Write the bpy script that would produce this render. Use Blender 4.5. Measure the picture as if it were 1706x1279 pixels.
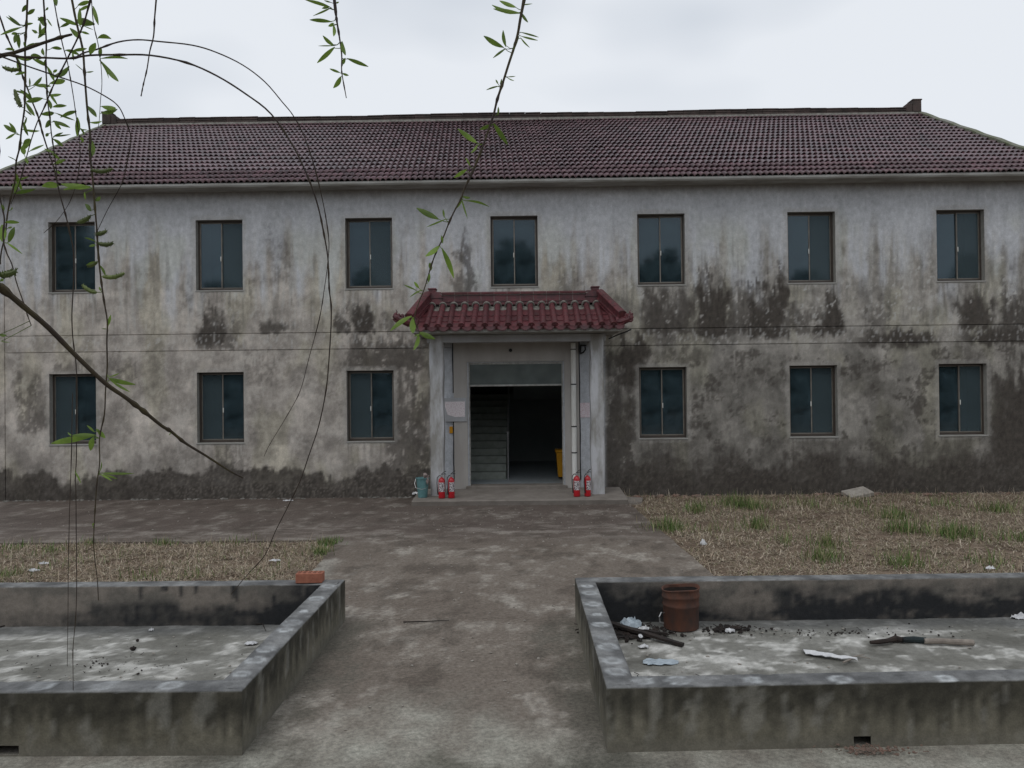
import bpy, math, random
import numpy as np
from mathutils import Vector, Matrix
random.seed(7); rng = np.random.default_rng(7)
for o in list(bpy.data.objects): bpy.data.objects.remove(o)
S = bpy.context.scene; COL = S.collection; R = math.radians

# ------------------------------------------------------------------ camera
FPX, PCX, PCY, EYE = 1300.0, 853.0, 639.5, 2.2
PITCH, YAW, ROLL = math.atan(10.5/FPX), math.atan(15/FPX), -0.0112
CAMROT = Matrix.Rotation(YAW, 3, 'Z') @ Matrix.Rotation(math.pi/2+PITCH, 3, 'X') @ Matrix.Rotation(ROLL, 3, 'Z')
cam = bpy.data.cameras.new('camera'); camo = bpy.data.objects.new('camera', cam); COL.objects.link(camo)
cam.sensor_width = 36; cam.lens = 36*FPX/1706; cam.clip_start = 0.05; cam.clip_end = 2000
camo.matrix_world = Matrix.Translation((0, 0, EYE)) @ CAMROT.to_4x4(); S.camera = camo

# ------------------------------------------------------------------ sky and sun (overcast)
W = bpy.data.worlds.new('World'); S.world = W; W.use_nodes = True
nt = W.node_tree; nt.nodes.clear()
def N(t, typ, **k):
    n = t.nodes.new(typ)
    for a, b in k.items(): setattr(n, a, b)
    return n
SUN_EL, SUN_ROT = R(58), R(205)
wo = N(nt, 'ShaderNodeOutputWorld'); bg = N(nt, 'ShaderNodeBackground'); bg.inputs[1].default_value = 0.1
sky = N(nt, 'ShaderNodeTexSky', sky_type='NISHITA', sun_disc=False, sun_elevation=SUN_EL, sun_rotation=SUN_ROT)
tc = N(nt, 'ShaderNodeTexCoord'); mp = N(nt, 'ShaderNodeMapping'); mp.inputs['Scale'].default_value = (1.0, 1.0, 2.6)
ns = N(nt, 'ShaderNodeTexNoise'); ns.inputs['Scale'].default_value = 1.7; ns.inputs['Detail'].default_value = 3; ns.inputs['Roughness'].default_value = .45
rp = N(nt, 'ShaderNodeValToRGB')
rp.color_ramp.elements[0].position = .41; rp.color_ramp.elements[0].color = (6.1, 6.6, 7.3, 1)
rp.color_ramp.elements[1].position = .56; rp.color_ramp.elements[1].color = (8.25, 8.6, 9.1, 1)
mx = N(nt, 'ShaderNodeMix', data_type='RGBA'); mx.inputs[0].default_value = .95
L = nt.links.new
L(tc.outputs['Generated'], mp.inputs[0]); L(mp.outputs[0], ns.inputs['Vector']); L(ns.outputs[0], rp.inputs[0])
L(sky.outputs[0], mx.inputs[6]); L(rp.outputs[0], mx.inputs[7]); L(mx.outputs[2], bg.inputs[0]); L(bg.outputs[0], wo.inputs[0])
sl = bpy.data.lights.new('sun', 'SUN'); sl.energy = 0.65; sl.angle = R(35); sl.color = (1, .98, .95)
so = bpy.data.objects.new('sun', sl); COL.objects.link(so)
sd = Vector((math.sin(SUN_ROT)*math.cos(SUN_EL), math.cos(SUN_ROT)*math.cos(SUN_EL), math.sin(SUN_EL)))
so.rotation_euler = sd.to_track_quat('Z', 'Y').to_euler(); so.location = (0, -5, 30)
S.view_settings.view_transform = 'Standard'; S.view_settings.look = 'None'; S.view_settings.gamma = 1; S.view_settings.exposure = 0
S.render.resolution_x, S.render.resolution_y = 1024, 768

# ------------------------------------------------------------------ numpy noise
def _h(ix, iy, s):
    h = (ix.astype(np.int64)*374761393 + iy.astype(np.int64)*668265263 + s*974711) & 0xffffffff
    h = ((h ^ (h >> 13))*1274126177) & 0xffffffff
    return ((h ^ (h >> 16)) & 0xffffff)/float(0xffffff)
def vn(x, y, s=0):
    x = np.asarray(x, float); y = np.asarray(y, float); ix, iy = np.floor(x), np.floor(y); fx, fy = x-ix, y-iy
    u = fx**3*(fx*(fx*6-15)+10); v = fy**3*(fy*(fy*6-15)+10)
    def g(i, j):
        t = _h(ix+i, iy+j, s)*6.2831853; return np.cos(t)*(fx-i)+np.sin(t)*(fy-j)
    n = (g(0, 0)*(1-u)+g(1, 0)*u)*(1-v)+(g(0, 1)*(1-u)+g(1, 1)*u)*v
    return .5+.80*n
def fbm(x, y, s=0, o=4, g=.55):
    t, a, n = 0, 1., 0
    for i in range(o):
        t = t+a*vn(x*2**i+17.3*i, y*2**i+9.1*i, s+i*31); n += a; a *= g
    return t/n
def ss(a, b, x):
    t = np.clip((x-a)/(b-a), 0, 1); return t*t*(3-2*t)
def lerp(a, b, t):
    a, b = np.asarray(a, float), np.asarray(b, float)
    if a.ndim == 1: a = a[None, :]
    if b.ndim == 1: b = b[None, :]
    return a+(b-a)*np.asarray(t)[:, None]

# ------------------------------------------------------------------ materials
def newmat(name):
    m = bpy.data.materials.new(name); m.use_nodes = True
    t = m.node_tree; b = t.nodes['Principled BSDF']; return m, t, b
def pm(name, c1, c2=None, scale=8., rough=.8, bump=0., bscale=None, stretch=(1, 1, 1), lo=.35, hi=.65, spec=.3, metal=0., attr=False, amount=.3, rand=0., detail=6):
    """procedural material: two noise-blended colours (or a stored stain map times fine grain), noise bump"""
    m, t, b = newmat(name); L = t.links.new
    tc = N(t, 'ShaderNodeTexCoord'); mp = N(t, 'ShaderNodeMapping'); mp.inputs['Scale'].default_value = stretch
    if rand: L(N(t, 'ShaderNodeNewGeometry').outputs['Position'], mp.inputs[0])
    else: L(tc.outputs['Object'], mp.inputs[0])
    n = N(t, 'ShaderNodeTexNoise'); n.inputs['Scale'].default_value = scale; n.inputs['Detail'].default_value = detail; n.inputs['Roughness'].default_value = .62
    L(mp.outputs[0], n.inputs['Vector'])
    if attr:
        at = N(t, 'ShaderNodeAttribute', attribute_name='Col')
        mr = N(t, 'ShaderNodeMapRange'); mr.inputs[1].default_value = .3; mr.inputs[2].default_value = .7
        mr.inputs[3].default_value = 1-amount; mr.inputs[4].default_value = 1+amount
        n2 = N(t, 'ShaderNodeTexNoise'); n2.inputs['Scale'].default_value = scale*5; n2.inputs['Detail'].default_value = 3
        L(tc.outputs['Object'], n2.inputs['Vector'])
        mr2 = N(t, 'ShaderNodeMapRange'); mr2.inputs[1].default_value = .3; mr2.inputs[2].default_value = .7
        mr2.inputs[3].default_value = 1-amount*.7; mr2.inputs[4].default_value = 1+amount*.7
        mu = N(t, 'ShaderNodeMath', operation='MULTIPLY')
        v = N(t, 'ShaderNodeVectorMath', operation='SCALE')
        L(n.outputs[0], mr.inputs[0]); L(n2.outputs[0], mr2.inputs[0]); L(mr.outputs[0], mu.inputs[0]); L(mr2.outputs[0], mu.inputs[1])
        L(at.outputs['Color'], v.inputs[0]); L(mu.outputs[0], v.inputs['Scale']); L(v.outputs[0], b.inputs['Base Color'])
    else:
        r = N(t, 'ShaderNodeValToRGB'); r.color_ramp.elements[0].position = lo; r.color_ramp.elements[1].position = hi
        r.color_ramp.elements[0].color = (*c1, 1); r.color_ramp.elements[1].color = (*(c2 or c1), 1)
        L(n.outputs[0], r.inputs[0]); src = r.outputs[0]
        if rand:
            oi = N(t, 'ShaderNodeObjectInfo'); at = N(t, 'ShaderNodeAttribute', attribute_name='tint')
            ad = N(t, 'ShaderNodeMath', operation='ADD'); fr = N(t, 'ShaderNodeMath', operation='FRACT')
            mr = N(t, 'ShaderNodeMapRange'); mr.inputs[3].default_value = 1-rand; mr.inputs[4].default_value = 1+rand
            v = N(t, 'ShaderNodeVectorMath', operation='SCALE')
            L(oi.outputs['Random'], ad.inputs[0]); L(at.outputs['Fac'], ad.inputs[1]); L(ad.outputs[0], fr.inputs[0]); L(fr.outputs[0], mr.inputs[0])
            L(src, v.inputs[0]); L(mr.outputs[0], v.inputs['Scale']); src = v.outputs[0]
        L(src, b.inputs['Base Color'])
    b.inputs['Roughness'].default_value = rough; b.inputs['Specular IOR Level'].default_value = spec; b.inputs['Metallic'].default_value = metal
    if bump:
        nb = N(t, 'ShaderNodeTexNoise'); nb.inputs['Scale'].default_value = bscale or scale*3; nb.inputs['Detail'].default_value = 5
        L(mp.outputs[0], nb.inputs['Vector'])
        bp = N(t, 'ShaderNodeBump'); bp.inputs['Strength'].default_value = 1; bp.inputs['Distance'].default_value = bump
        L(nb.outputs[0], bp.inputs['Height']); L(bp.outputs[0], b.inputs['Normal'])
    return m
M = {}
M['plaster'] = pm('stained_plaster', (1, 1, 1), attr=True, scale=11, amount=.17, rough=.92, spec=.15, bump=.005, bscale=34, stretch=(1, 1, .75))
M['concrete'] = pm('worn_concrete', (1, 1, 1), attr=True, scale=30, amount=.34, rough=.9, spec=.2, bump=.003, bscale=110)
M['cast'] = pm('cast_concrete', (1, 1, 1), attr=True, scale=20, amount=.17, rough=.9, spec=.2, bump=.0025, bscale=60)
M['cornice'] = pm('cornice_render', (.36, .36, .34), (.22, .21, .19), scale=3, stretch=(.5, 1, 3), rough=.9, bump=.003)
M['cream'] = pm('porch_render', (.43, .44, .46), (.33, .33, .33), scale=2.2, rough=.9, bump=.002, stretch=(1, 1, .35))
M['beige'] = pm('surround_render', (.45, .43, .405), (.36, .335, .31), scale=2.2, rough=.9, bump=.002, stretch=(1, 1, .35))
M['column'] = pm('column_render', (.50, .505, .52), (.27, .26, .24), scale=4.2, rough=.9, bump=.004, stretch=(1, 1, .3), lo=.4, hi=.62)
M['slabc'] = pm('porch_concrete', (.165, .145, .125), (.23, .205, .18), scale=4, rough=.9, bump=.003)
M['tile'] = pm('clay_roof_tile', (.115, .050, .060), (.062, .032, .039), scale=5, rough=.36, spec=.6, bump=.002, rand=.38)
M['lip'] = pm('worn_tile_lip', (.27, .195, .195), (.15, .10, .105), scale=5, rough=.7, bump=.002, rand=.3)
M['ridge'] = pm('ridge_clay', (.09, .064, .057), (.05, .042, .037), scale=6, rough=.8, bump=.004, rand=.25)
M['moss'] = pm('mossy_mortar', (.22, .215, .19), (.12, .135, .075), scale=3.5, rough=.95, bump=.006)
M['glaze'] = pm('maroon_glazed_tile', (.122, .030, .035), (.066, .026, .028), scale=9, rough=.42, spec=.5, bump=.0015, rand=.22)
M['mortar'] = pm('grey_mortar', (.25, .235, .21), (.13, .125, .11), scale=14, rough=.95, bump=.004)
M['bronze'] = pm('bronze_aluminium', (.062, .047, .036), (.04, .031, .025), scale=9, rough=.5, spec=.5)
M['sash'] = pm('sash_aluminium', (.20, .18, .15), (.12, .105, .09), scale=7, rough=.45, spec=.5)
M['doorframe'] = pm('door_aluminium', (.42, .42, .40), (.25, .24, .22), scale=12, rough=.5, spec=.5)
M['white'] = pm('white_plastic', (.80, .80, .77), (.66, .65, .60), scale=5, rough=.5, stretch=(1, 1, .4))
M['black'] = pm('black_plastic', (.018, .018, .019), (.03, .03, .03), scale=9, rough=.55)
M['red'] = pm('red_enamel', (.45, .012, .02), (.36, .01, .016), scale=6, rough=.3, spec=.5)
M['steel'] = pm('steel', (.55, .55, .55), (.38, .38, .38), scale=20, rough=.35, metal=.8)
M['teal'] = pm('teal_plastic', (.125, .255, .26), (.09, .19, .195), scale=9, rough=.5)
M['tealdark'] = pm('sooty_teal_cloth', (.026, .038, .04), (.018, .021, .022), scale=14, rough=.9, bump=.004)
M['rag'] = pm('dirty_rag', (.35, .29, .27), (.16, .12, .11), scale=14, rough=.95, bump=.01)
M['yellow'] = pm('yellow_plastic', (.62, .30, .015), (.5, .22, .01), scale=4, rough=.5)
M['dark'] = pm('dim_interior_paint', (.30, .32, .31), (.24, .26, .25), scale=1.5, rough=.9)
M['terrazzo'] = pm('interior_floor', (.36, .40, .42), (.28, .31, .32), scale=9, rough=.5)
M['step'] = pm('stair_concrete', (.30, .32, .29), (.22, .24, .21), scale=6, rough=.8)
M['brick'] = pm('fresh_red_brick', (.36, .145, .092), (.27, .10, .065), scale=16, rough=.92, bump=.004)
M['rust'] = pm('rusted_steel', (.118, .048, .029), (.055, .036, .03), scale=7, rough=.85, bump=.004, stretch=(1, 1, .6))
M['char'] = pm('charred_wood', (.020, .018, .017), (.042, .031, .026), scale=10, rough=.95, bump=.006, stretch=(1, 1, 1))
M['wood'] = pm('weathered_wood', (.32, .28, .24), (.20, .17, .145), scale=12, rough=.9, bump=.003)
M['paper'] = pm('white_paper', (.66, .66, .66), (.52, .52, .53), scale=14, rough=.9)
M['plastic'] = pm('pale_plastic', (.44, .50, .54), (.28, .33, .37), scale=14, rough=.35)
M['stone'] = pm('pale_concrete_block', (.36, .33, .29), (.25, .225, .195), scale=9, rough=.95, bump=.006)
M['rubble'] = pm('rubble', (.22, .13, .10), (.13, .115, .095), scale=5, rough=.95, bump=.006)
M['dirt'] = pm('bare_soil', (.105, .076, .056), (.20, .152, .112), scale=2.2, rough=1, bump=.02, bscale=18, spec=.1)
M['bark'] = pm('willow_bark', (.085, .07, .045), (.04, .033, .026), scale=30, rough=.9, bump=.002)
M['twig'] = pm('young_willow_bark', (.065, .052, .022), (.035, .024, .02), scale=18, rough=.75)
M['twigdark'] = pm('dark_twig_bark', (.032, .022, .02), (.05, .036, .022), scale=22, rough=.75)
M['farbark'] = pm('tree_bark', (.09, .07, .05), (.05, .04, .03), scale=6, rough=.95)
def leafmat(name, c1, c2, trans):
    m = pm(name, c1, c2, scale=20, rough=.5, spec=.4, rand=.3); t = m.node_tree; b = t.nodes['Principled BSDF']
    tr = N(t, 'ShaderNodeBsdfTranslucent'); ms = N(t, 'ShaderNodeMixShader'); ms.inputs[0].default_value = trans
    out = t.nodes['Material Output']
    src = b.inputs['Base Color'].links[0].from_socket
    t.links.new(src, tr.inputs[0]); t.links.new(b.outputs[0], ms.inputs[1]); t.links.new(tr.outputs[0], ms.inputs[2]); t.links.new(ms.outputs[0], out.inputs[0])
    return m
M['leaf'] = leafmat('willow_leaf', (.19, .29, .045), (.115, .185, .032), .42)
M['catkin'] = leafmat('willow_catkin', (.15, .19, .05), (.08, .11, .03), .2)
M['treeleaf'] = leafmat('tree_leaf', (.045, .08, .02), (.03, .052, .016), .12)
def attrmat(name, rough=.9, trans=0.):
    m, t, b = newmat(name); a = N(t, 'ShaderNodeAttribute', attribute_name='Col')
    t.links.new(a.outputs['Color'], b.inputs['Base Color']); b.inputs['Roughness'].default_value = rough; b.inputs['Specular IOR Level'].default_value = .15
    return m
M['straw'] = attrmat('straw_blades')
# window glass: tinted, see-through, mirror reflection by Fresnel
m, t, b = newmat('tinted_window_glass'); t.nodes.remove(b)
fr = N(t, 'ShaderNodeFresnel'); fr.inputs[0].default_value = 1.5; gl = N(t, 'ShaderNodeBsdfGlossy'); gl.inputs['Roughness'].default_value = .045
gl.inputs['Color'].default_value = (.80, .93, 1, 1)
tp = N(t, 'ShaderNodeBsdfTransparent'); tp.inputs[0].default_value = (.22, .36, .45, 1)
ml = N(t, 'ShaderNodeMath', operation='MULTIPLY'); ml.inputs[1].default_value = 1.5
ms = N(t, 'ShaderNodeMixShader'); t.links.new(fr.outputs[0], ml.inputs[0]); t.links.new(ml.outputs[0], ms.inputs[0]); t.links.new(tp.outputs[0], ms.inputs[1]); t.links.new(gl.outputs[0], ms.inputs[2])
# faint bluish diffuse layer mixed over the pane
df = N(t, 'ShaderNodeBsdfDiffuse'); df.inputs[0].default_value = (.13, .205, .24, 1); ms2 = N(t, 'ShaderNodeMixShader')
tcg = N(t, 'ShaderNodeTexCoord'); ng = N(t, 'ShaderNodeTexNoise'); ng.inputs['Scale'].default_value = 3; mrg = N(t, 'ShaderNodeMapRange')
mrg.inputs[1].default_value = .3; mrg.inputs[2].default_value = .8; mrg.inputs[3].default_value = .08; mrg.inputs[4].default_value = .34
t.links.new(tcg.outputs['Object'], ng.inputs['Vector']); t.links.new(ng.outputs[0], mrg.inputs[0]); t.links.new(mrg.outputs[0], ms2.inputs[0])
t.links.new(ms.outputs[0], ms2.inputs[1]); t.links.new(df.outputs[0], ms2.inputs[2]); t.links.new(ms2.outputs[0], t.nodes['Material Output'].inputs[0]); M['glass'] = m
M['transom'] = M['glass'].copy(); M['transom'].name = 'pale_transom_glass'  # same glass with a denser, greyer diffuse layer
for nd in M['transom'].node_tree.nodes:
    if nd.type == 'MAP_RANGE': nd.inputs[3].default_value = .38; nd.inputs[4].default_value = .6
    if nd.type == 'BSDF_DIFFUSE': nd.inputs[0].default_value = (.27, .30, .285, 1)
m, t, b = newmat('insect_mesh'); t.nodes.remove(b)
df = N(t, 'ShaderNodeBsdfDiffuse'); df.inputs[0].default_value = (.085, .115, .125, 1); tp = N(t, 'ShaderNodeBsdfTransparent'); ms = N(t, 'ShaderNodeMixShader'); ms.inputs[0].default_value = .45
t.links.new(tp.outputs[0], ms.inputs[1]); t.links.new(df.outputs[0], ms.inputs[2]); t.links.new(ms.outputs[0], t.nodes['Material Output'].inputs[0]); M['screen'] = m
# printed sheets: faint lines of print on paper
def printmat(name, paper, ink, lines, thr):
    m, t, b = newmat(name); tc = N(t, 'ShaderNodeTexCoord'); mp = N(t, 'ShaderNodeMapping'); mp.inputs['Scale'].default_value = (34, 1, lines)
    n = N(t, 'ShaderNodeTexNoise'); n.inputs['Scale'].default_value = 1; n.inputs['Detail'].default_value = 2
    r = N(t, 'ShaderNodeValToRGB'); r.color_ramp.elements[0].position = thr; r.color_ramp.elements[1].position = thr+.06
    r.color_ramp.elements[0].color = (*ink, 1); r.color_ramp.elements[1].color = (*paper, 1)
    t.links.new(tc.outputs['Object'], mp.inputs[0]); t.links.new(mp.outputs[0], n.inputs['Vector']); t.links.new(n.outputs[0], r.inputs[0]); t.links.new(r.outputs[0], b.inputs['Base Color'])
    b.inputs['Roughness'].default_value = .85; return m
M['notice'] = printmat('printed_notice', (.74, .68, .69), (.62, .52, .54), 55, .42)
M['pinknotice'] = printmat('pink_printed_notice', (.70, .63, .66), (.62, .48, .51), 60, .44)
M['extlabel'] = printmat('instruction_label', (.58, .54, .54), (.12, .10, .11), 60, .47)

# ------------------------------------------------------------------ mesh builder
class MB:
    def __init__(s): s.v = []; s.f = []; s.c = []; s.k = 0
    def add(s, V, F, C=None):
        s.v.append(np.asarray(V, float).reshape(-1, 3)); k = s.k
        s.f += [tuple(i+k for i in f) for f in F]; s.k += len(s.v[-1])
        if C is not None: s.c.append(np.asarray(C, float).reshape(-1, 3))
        return s
    def box(s, x0, x1, y0, y1, z0, z1, bev=0.):
        if bev:
            b = min(bev, .45*min(abs(x1-x0), abs(y1-y0), abs(z1-z0))); V = []; idx = {}
            for i, x in enumerate((x0, x1)):
                for j, y in enumerate((y0, y1)):
                    for k, z in enumerate((z0, z1)):
                        sx, sy, sz = 1-2*i, 1-2*j, 1-2*k
                        for a, p in (('x', (x, y+sy*b, z+sz*b)), ('y', (x+sx*b, y, z+sz*b)), ('z', (x+sx*b, y+sy*b, z))):
                            idx[i, j, k, a] = len(V); V.append(p)
            F = []
            for i in (0, 1): F.append([idx[i, j, k, 'x'] for j, k in ((0, 0), (1, 0), (1, 1), (0, 1))][::(1 if i else -1)])
            for j in (0, 1): F.append([idx[i, j, k, 'y'] for i, k in ((0, 0), (0, 1), (1, 1), (1, 0))][::(1 if j else -1)])
            for k in (0, 1): F.append([idx[i, j, k, 'z'] for i, j in ((0, 0), (1, 0), (1, 1), (0, 1))][::(1 if k else -1)])
            for i in (0, 1):
                for j in (0, 1): F.append([idx[i, j, 0, 'x'], idx[i, j, 1, 'x'], idx[i, j, 1, 'y'], idx[i, j, 0, 'y']])
            for j in (0, 1):
                for k in (0, 1): F.append([idx[0, j, k, 'y'], idx[1, j, k, 'y'], idx[1, j, k, 'z'], idx[0, j, k, 'z']])
            for i in (0, 1):
                for k in (0, 1): F.append([idx[i, 0, k, 'x'], idx[i, 1, k, 'x'], idx[i, 1, k, 'z'], idx[i, 0, k, 'z']])
            for i in (0, 1):
                for j in (0, 1):
                    for k in (0, 1): F.append([idx[i, j, k, a] for a in 'xyz'])
            return s.add(V, F)
        V = [(x, y, z) for x in (x0, x1) for y in (y0, y1) for z in (z0, z1)]
        return s.add(V, [(0, 1, 3, 2), (4, 6, 7, 5), (0, 4, 5, 1), (2, 3, 7, 6), (0, 2, 6, 4), (1, 5, 7, 3)])
    def prism(s, poly, axis, a, b):
        """poly: 2-D outline swept along axis from a to b"""
        n = len(poly)
        def P(p, w): return (w, p[0], p[1]) if axis == 'x' else ((p[0], w, p[1]) if axis == 'y' else (p[0], p[1], w))
        V = [P(p, a) for p in poly]+[P(p, b) for p in poly]
        F = [(i, (i+1) % n, n+(i+1) % n, n+i) for i in range(n)]+[tuple(range(n))[::-1], tuple(range(n, 2*n))]
        return s.add(V, F)
    def tube(s, P, rad, n=7, cap=True):
        P = [Vector(p) for p in P]; m = len(P); rad = [rad]*m if not hasattr(rad, '__len__') else rad
        V = []; F = []; up = None
        for i, p in enumerate(P):
            d = (P[min(i+1, m-1)]-P[max(i-1, 0)]).normalized()
            if up is None: up = d.orthogonal().normalized()
            up = (up-d*up.dot(d)); up = up.normalized() if up.length > 1e-6 else d.orthogonal().normalized(); sd = d.cross(up)
            for k in range(n):
                a = 2*math.pi*k/n; V.append(p+(up*math.cos(a)+sd*math.sin(a))*rad[i])
        for i in range(m-1):
            for k in range(n): F.append((i*n+k, i*n+(k+1) % n, (i+1)*n+(k+1) % n, (i+1)*n+k))
        if cap: F += [tuple(range(n))[::-1], tuple(range((m-1)*n, m*n))]
        return s.add([tuple(v) for v in V], F)
    def lathe(s, prof, c=(0, 0, 0), n=24, fn=None, cap=True):
        V = []; F = []; m = len(prof)
        for r, z in prof:
            for k in range(n):
                a = 2*math.pi*k/n; p = (c[0]+r*math.cos(a), c[1]+r*math.sin(a), c[2]+z)
                V.append(fn(p, a) if fn else p)
        for i in range(m-1):
            for k in range(n): F.append((i*n+k, i*n+(k+1) % n, (i+1)*n+(k+1) % n, (i+1)*n+k))
        if cap: F += [tuple(range(n))[::-1], tuple(range((m-1)*n, m*n))]
        return s.add(V, F)
    def rock(s, c, r, sc=(1, 1, 1), seed=0, n=2):
        rr = random.Random(seed); V = []; F = []; a, b = 5, 7
        for i in range(a):
            for k in range(b):
                th = math.pi*(i+.5)/a; ph = 2*math.pi*k/b+.3*i; q = r*(.75+.5*rr.random())
                V.append((c[0]+q*sc[0]*math.sin(th)*math.cos(ph), c[1]+q*sc[1]*math.sin(th)*math.sin(ph), c[2]+q*sc[2]*math.cos(th)))
        for i in range(a-1):
            for k in range(b): F.append((i*b+k, i*b+(k+1) % b, (i+1)*b+(k+1) % b, (i+1)*b+k))
        F += [tuple(range(b))[::-1], tuple(range((a-1)*b, a*b))]
        return s.add(V, F)
    def mesh(s, name, mat, off=(0, 0, 0), smooth=False):
        V = np.concatenate(s.v)-np.asarray(off, float)[None, :]
        me = bpy.data.meshes.new(name); me.from_pydata(V.tolist(), [], s.f)
        if s.c:
            at = me.color_attributes.new('Col', 'FLOAT_COLOR', 'POINT'); C = np.concatenate(s.c)
            C = np.concatenate([np.clip(C, 0, 1), np.ones((len(C), 1))], 1); at.data.foreach_set('color', C.ravel().astype(np.float32))
        me.materials.append(M[mat] if isinstance(mat, str) else mat)
        me.update()
        if smooth: me.shade_smooth(); me.set_sharp_from_angle(angle=R(42))
        return me
    def build(s, name, mat, parent=None, smooth=False, keep=False):
        o = bpy.data.objects.new(name, s.mesh(name, mat, (0, 0, 0) if keep else wpos(parent), smooth)); COL.objects.link(o)
        if parent is not None: o.parent = parent
        return o
def wpos(o):
    p = Vector((0, 0, 0))
    while o is not None: p += o.location; o = o.parent
    return p
def tag(o, label=None, cat=None, group=None, kind=None):
    for k, v in (('label', label), ('category', cat), ('group', group), ('kind', kind)):
        if v: o[k] = v
    return o
def thing(name, loc, label, cat, group=None):
    o = bpy.data.objects.new(name, None); COL.objects.link(o); o.location = loc; o.empty_display_size = .1
    return tag(o, label, cat, group)
def inst(name, me, parent, loc=(0, 0, 0), rot=(0, 0, 0), sc=None):
    o = bpy.data.objects.new(name, me); COL.objects.link(o); o.parent = parent; o.location = loc; o.rotation_euler = rot
    if sc: o.scale = sc
    return o
def ray(px, py): return CAMROT @ Vector(((px-PCX)/FPX, -(py-PCY)/FPX, -1))
def at(px, py, Y):
    d = ray(px, py); return Vector((0, 0, EYE))+d*(Y/d.y)
def on(px, py, Z=0.):
    d = ray(px, py); return Vector((0, 0, EYE))+d*((Z-EYE)/d.z)

# ================================================================== THE SETTING
g = MB().add([(-500, -500, -.07), (500, -500, -.07), (500, 700, -.07), (-500, 700, -.07)], [(0, 1, 2, 3)])
tag(g.build('ground', 'dirt'), kind='structure')

def nn(v, k=.17): return np.clip(.5+(v-.5)/(2*k), 0, 1)               # stretch noise to the full range
def conc_col(x, y):
    n1 = nn(fbm(x*.9, y*.9, 3, 5, .62)); n2 = nn(fbm(x*3.4+5, y*2.1, 11, 6, .68)); n3 = nn(fbm(x*.4, y*.4, 23, 3))
    n4 = nn(fbm(x*13, y*9, 77, 3, .68)); n5 = nn(fbm(x*1.9+70, y*1.2, 57, 6, .68))
    c = lerp((.122, .098, .079), (.215, .184, .153), .30*n3+.35*n1+.35*n4)
    far = ss(10.6, 12.6, y)                                         # the older, darker apron before the house
    c = lerp(c, (.082, .062, .054), far*.65)
    w = ss(.52, .92, n2*.62+n1*.38)*(.35+.65*ss(.2, .7, n4)); c = lerp(c, (.36, .33, .285), w*(.78-.3*far))   # worn pale laitance
    d = ss(.58, .9, n5)*(.5+.5*n4); c = lerp(c, (.060, .048, .038), d*.62)
    fr = ss(5.5, 4.8, y+.6*(n1-.5)+.15*np.sin(x*1.7)); c = lerp(c, (.335, .325, .275), fr*(.30+.62*n2))  # pale strip along the road
    fd = ss(4.75, 4.5, y+.4*(n5-.5))*ss(-1.2, -.3, x)*ss(.9, .4, x); c = lerp(c, (.09, .085, .065), fd*.8)
    e = np.minimum(np.abs(x+1.73), np.abs(x-.50)); k = ss(.5, .0, e+.4*(n2-.5))*ss(7.8, 7.2, y); c = lerp(c, (.10, .098, .08), k*.6)  # darker towards the basin walls
    pe = ss(.34, .05, np.abs(x-(-2.42-(y-7.5)*.082)))*ss(11.7, 11.2, y)*ss(8.2, 9., y); c = lerp(c, (.32, .30, .26), pe*.8*ss(.2, .6, n1))
    cw = ss(1.1, .2, np.abs(y-12.2))*ss(.5, .9, nn(fbm(x*1.1, y*2.2, 91, 6, .66))); c = lerp(c, (.30, .265, .23), cw*.5)
    return c
def sheet(mb, xl, xr, y0, y1, dx, dy, z=0., skirt=True):
    ys = np.linspace(y0, y1, max(2, int((y1-y0)/dy))); nx = max(2, int((xr(y0)-xl(y0))/dx)); u = np.linspace(0, 1, nx)
    X = np.array([xl(y)+(xr(y)-xl(y))*u for y in ys]); Y = np.repeat(ys[:, None], nx, 1)
    Z = z+.006*(fbm(X*.8, Y*.8, 5, 3)-.5).reshape(X.shape)
    V = np.stack([X, Y, Z], -1).reshape(-1, 3); q = len(ys)
    F = [(j*nx+i, j*nx+i+1, (j+1)*nx+i+1, (j+1)*nx+i) for j in range(q-1) for i in range(nx-1)]
    C = conc_col(V[:, 0], V[:, 1]); mb.add(V, F, C)
    if skirt:                                                        # slab edge down into the soil
        for idx, s in ((np.arange(q)*nx, 1), (np.arange(q)*nx+nx-1, -1), (np.arange(nx)+(q-1)*nx, 1), (np.arange(nx), -1)):
            A = V[idx]; B = A.copy(); B[:, 2] -= .12; n = len(idx)
            mb.add(np.concatenate([A, B]), [(i, i+1, n+i+1, n+i) for i in range(n-1)], np.concatenate([C[idx]*.8, C[idx]*.6]))
def jag(y, s): return .035*(float(vn(np.array([y*1.7]), np.array([s*9.]), 4)[0])-.5)+.02*(float(vn(np.array([y*7.]), np.array([s*5.]), 8)[0])-.5)
path_l = lambda y: -2.42-(y-7.5)*.082+jag(y, 1)
path_r = lambda y: 2.30-(y-7.5)*.033+jag(y, 2)
c = MB(); sheet(c, lambda y: -13., path_r, 11.6, 16.3, .05, .05)
tag(c.build('forecourt', 'concrete'), kind='structure')
c = MB(); sheet(c, path_l, path_r, 7.56, 11.6, .04, .04, -.001)
tag(c.build('path', 'concrete'), kind='structure')
c = MB(); sheet(c, lambda y: -9., lambda y: 9., 3.2, 7.56, .04, .04, -.002)
tag(c.build('pavement', 'concrete'), kind='structure')
c = MB(); sheet(c, lambda y: -40., lambda y: 40., -9., 3.2, .4, .4, -.004)
tag(c.build('road', 'concrete'), kind='structure')

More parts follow.
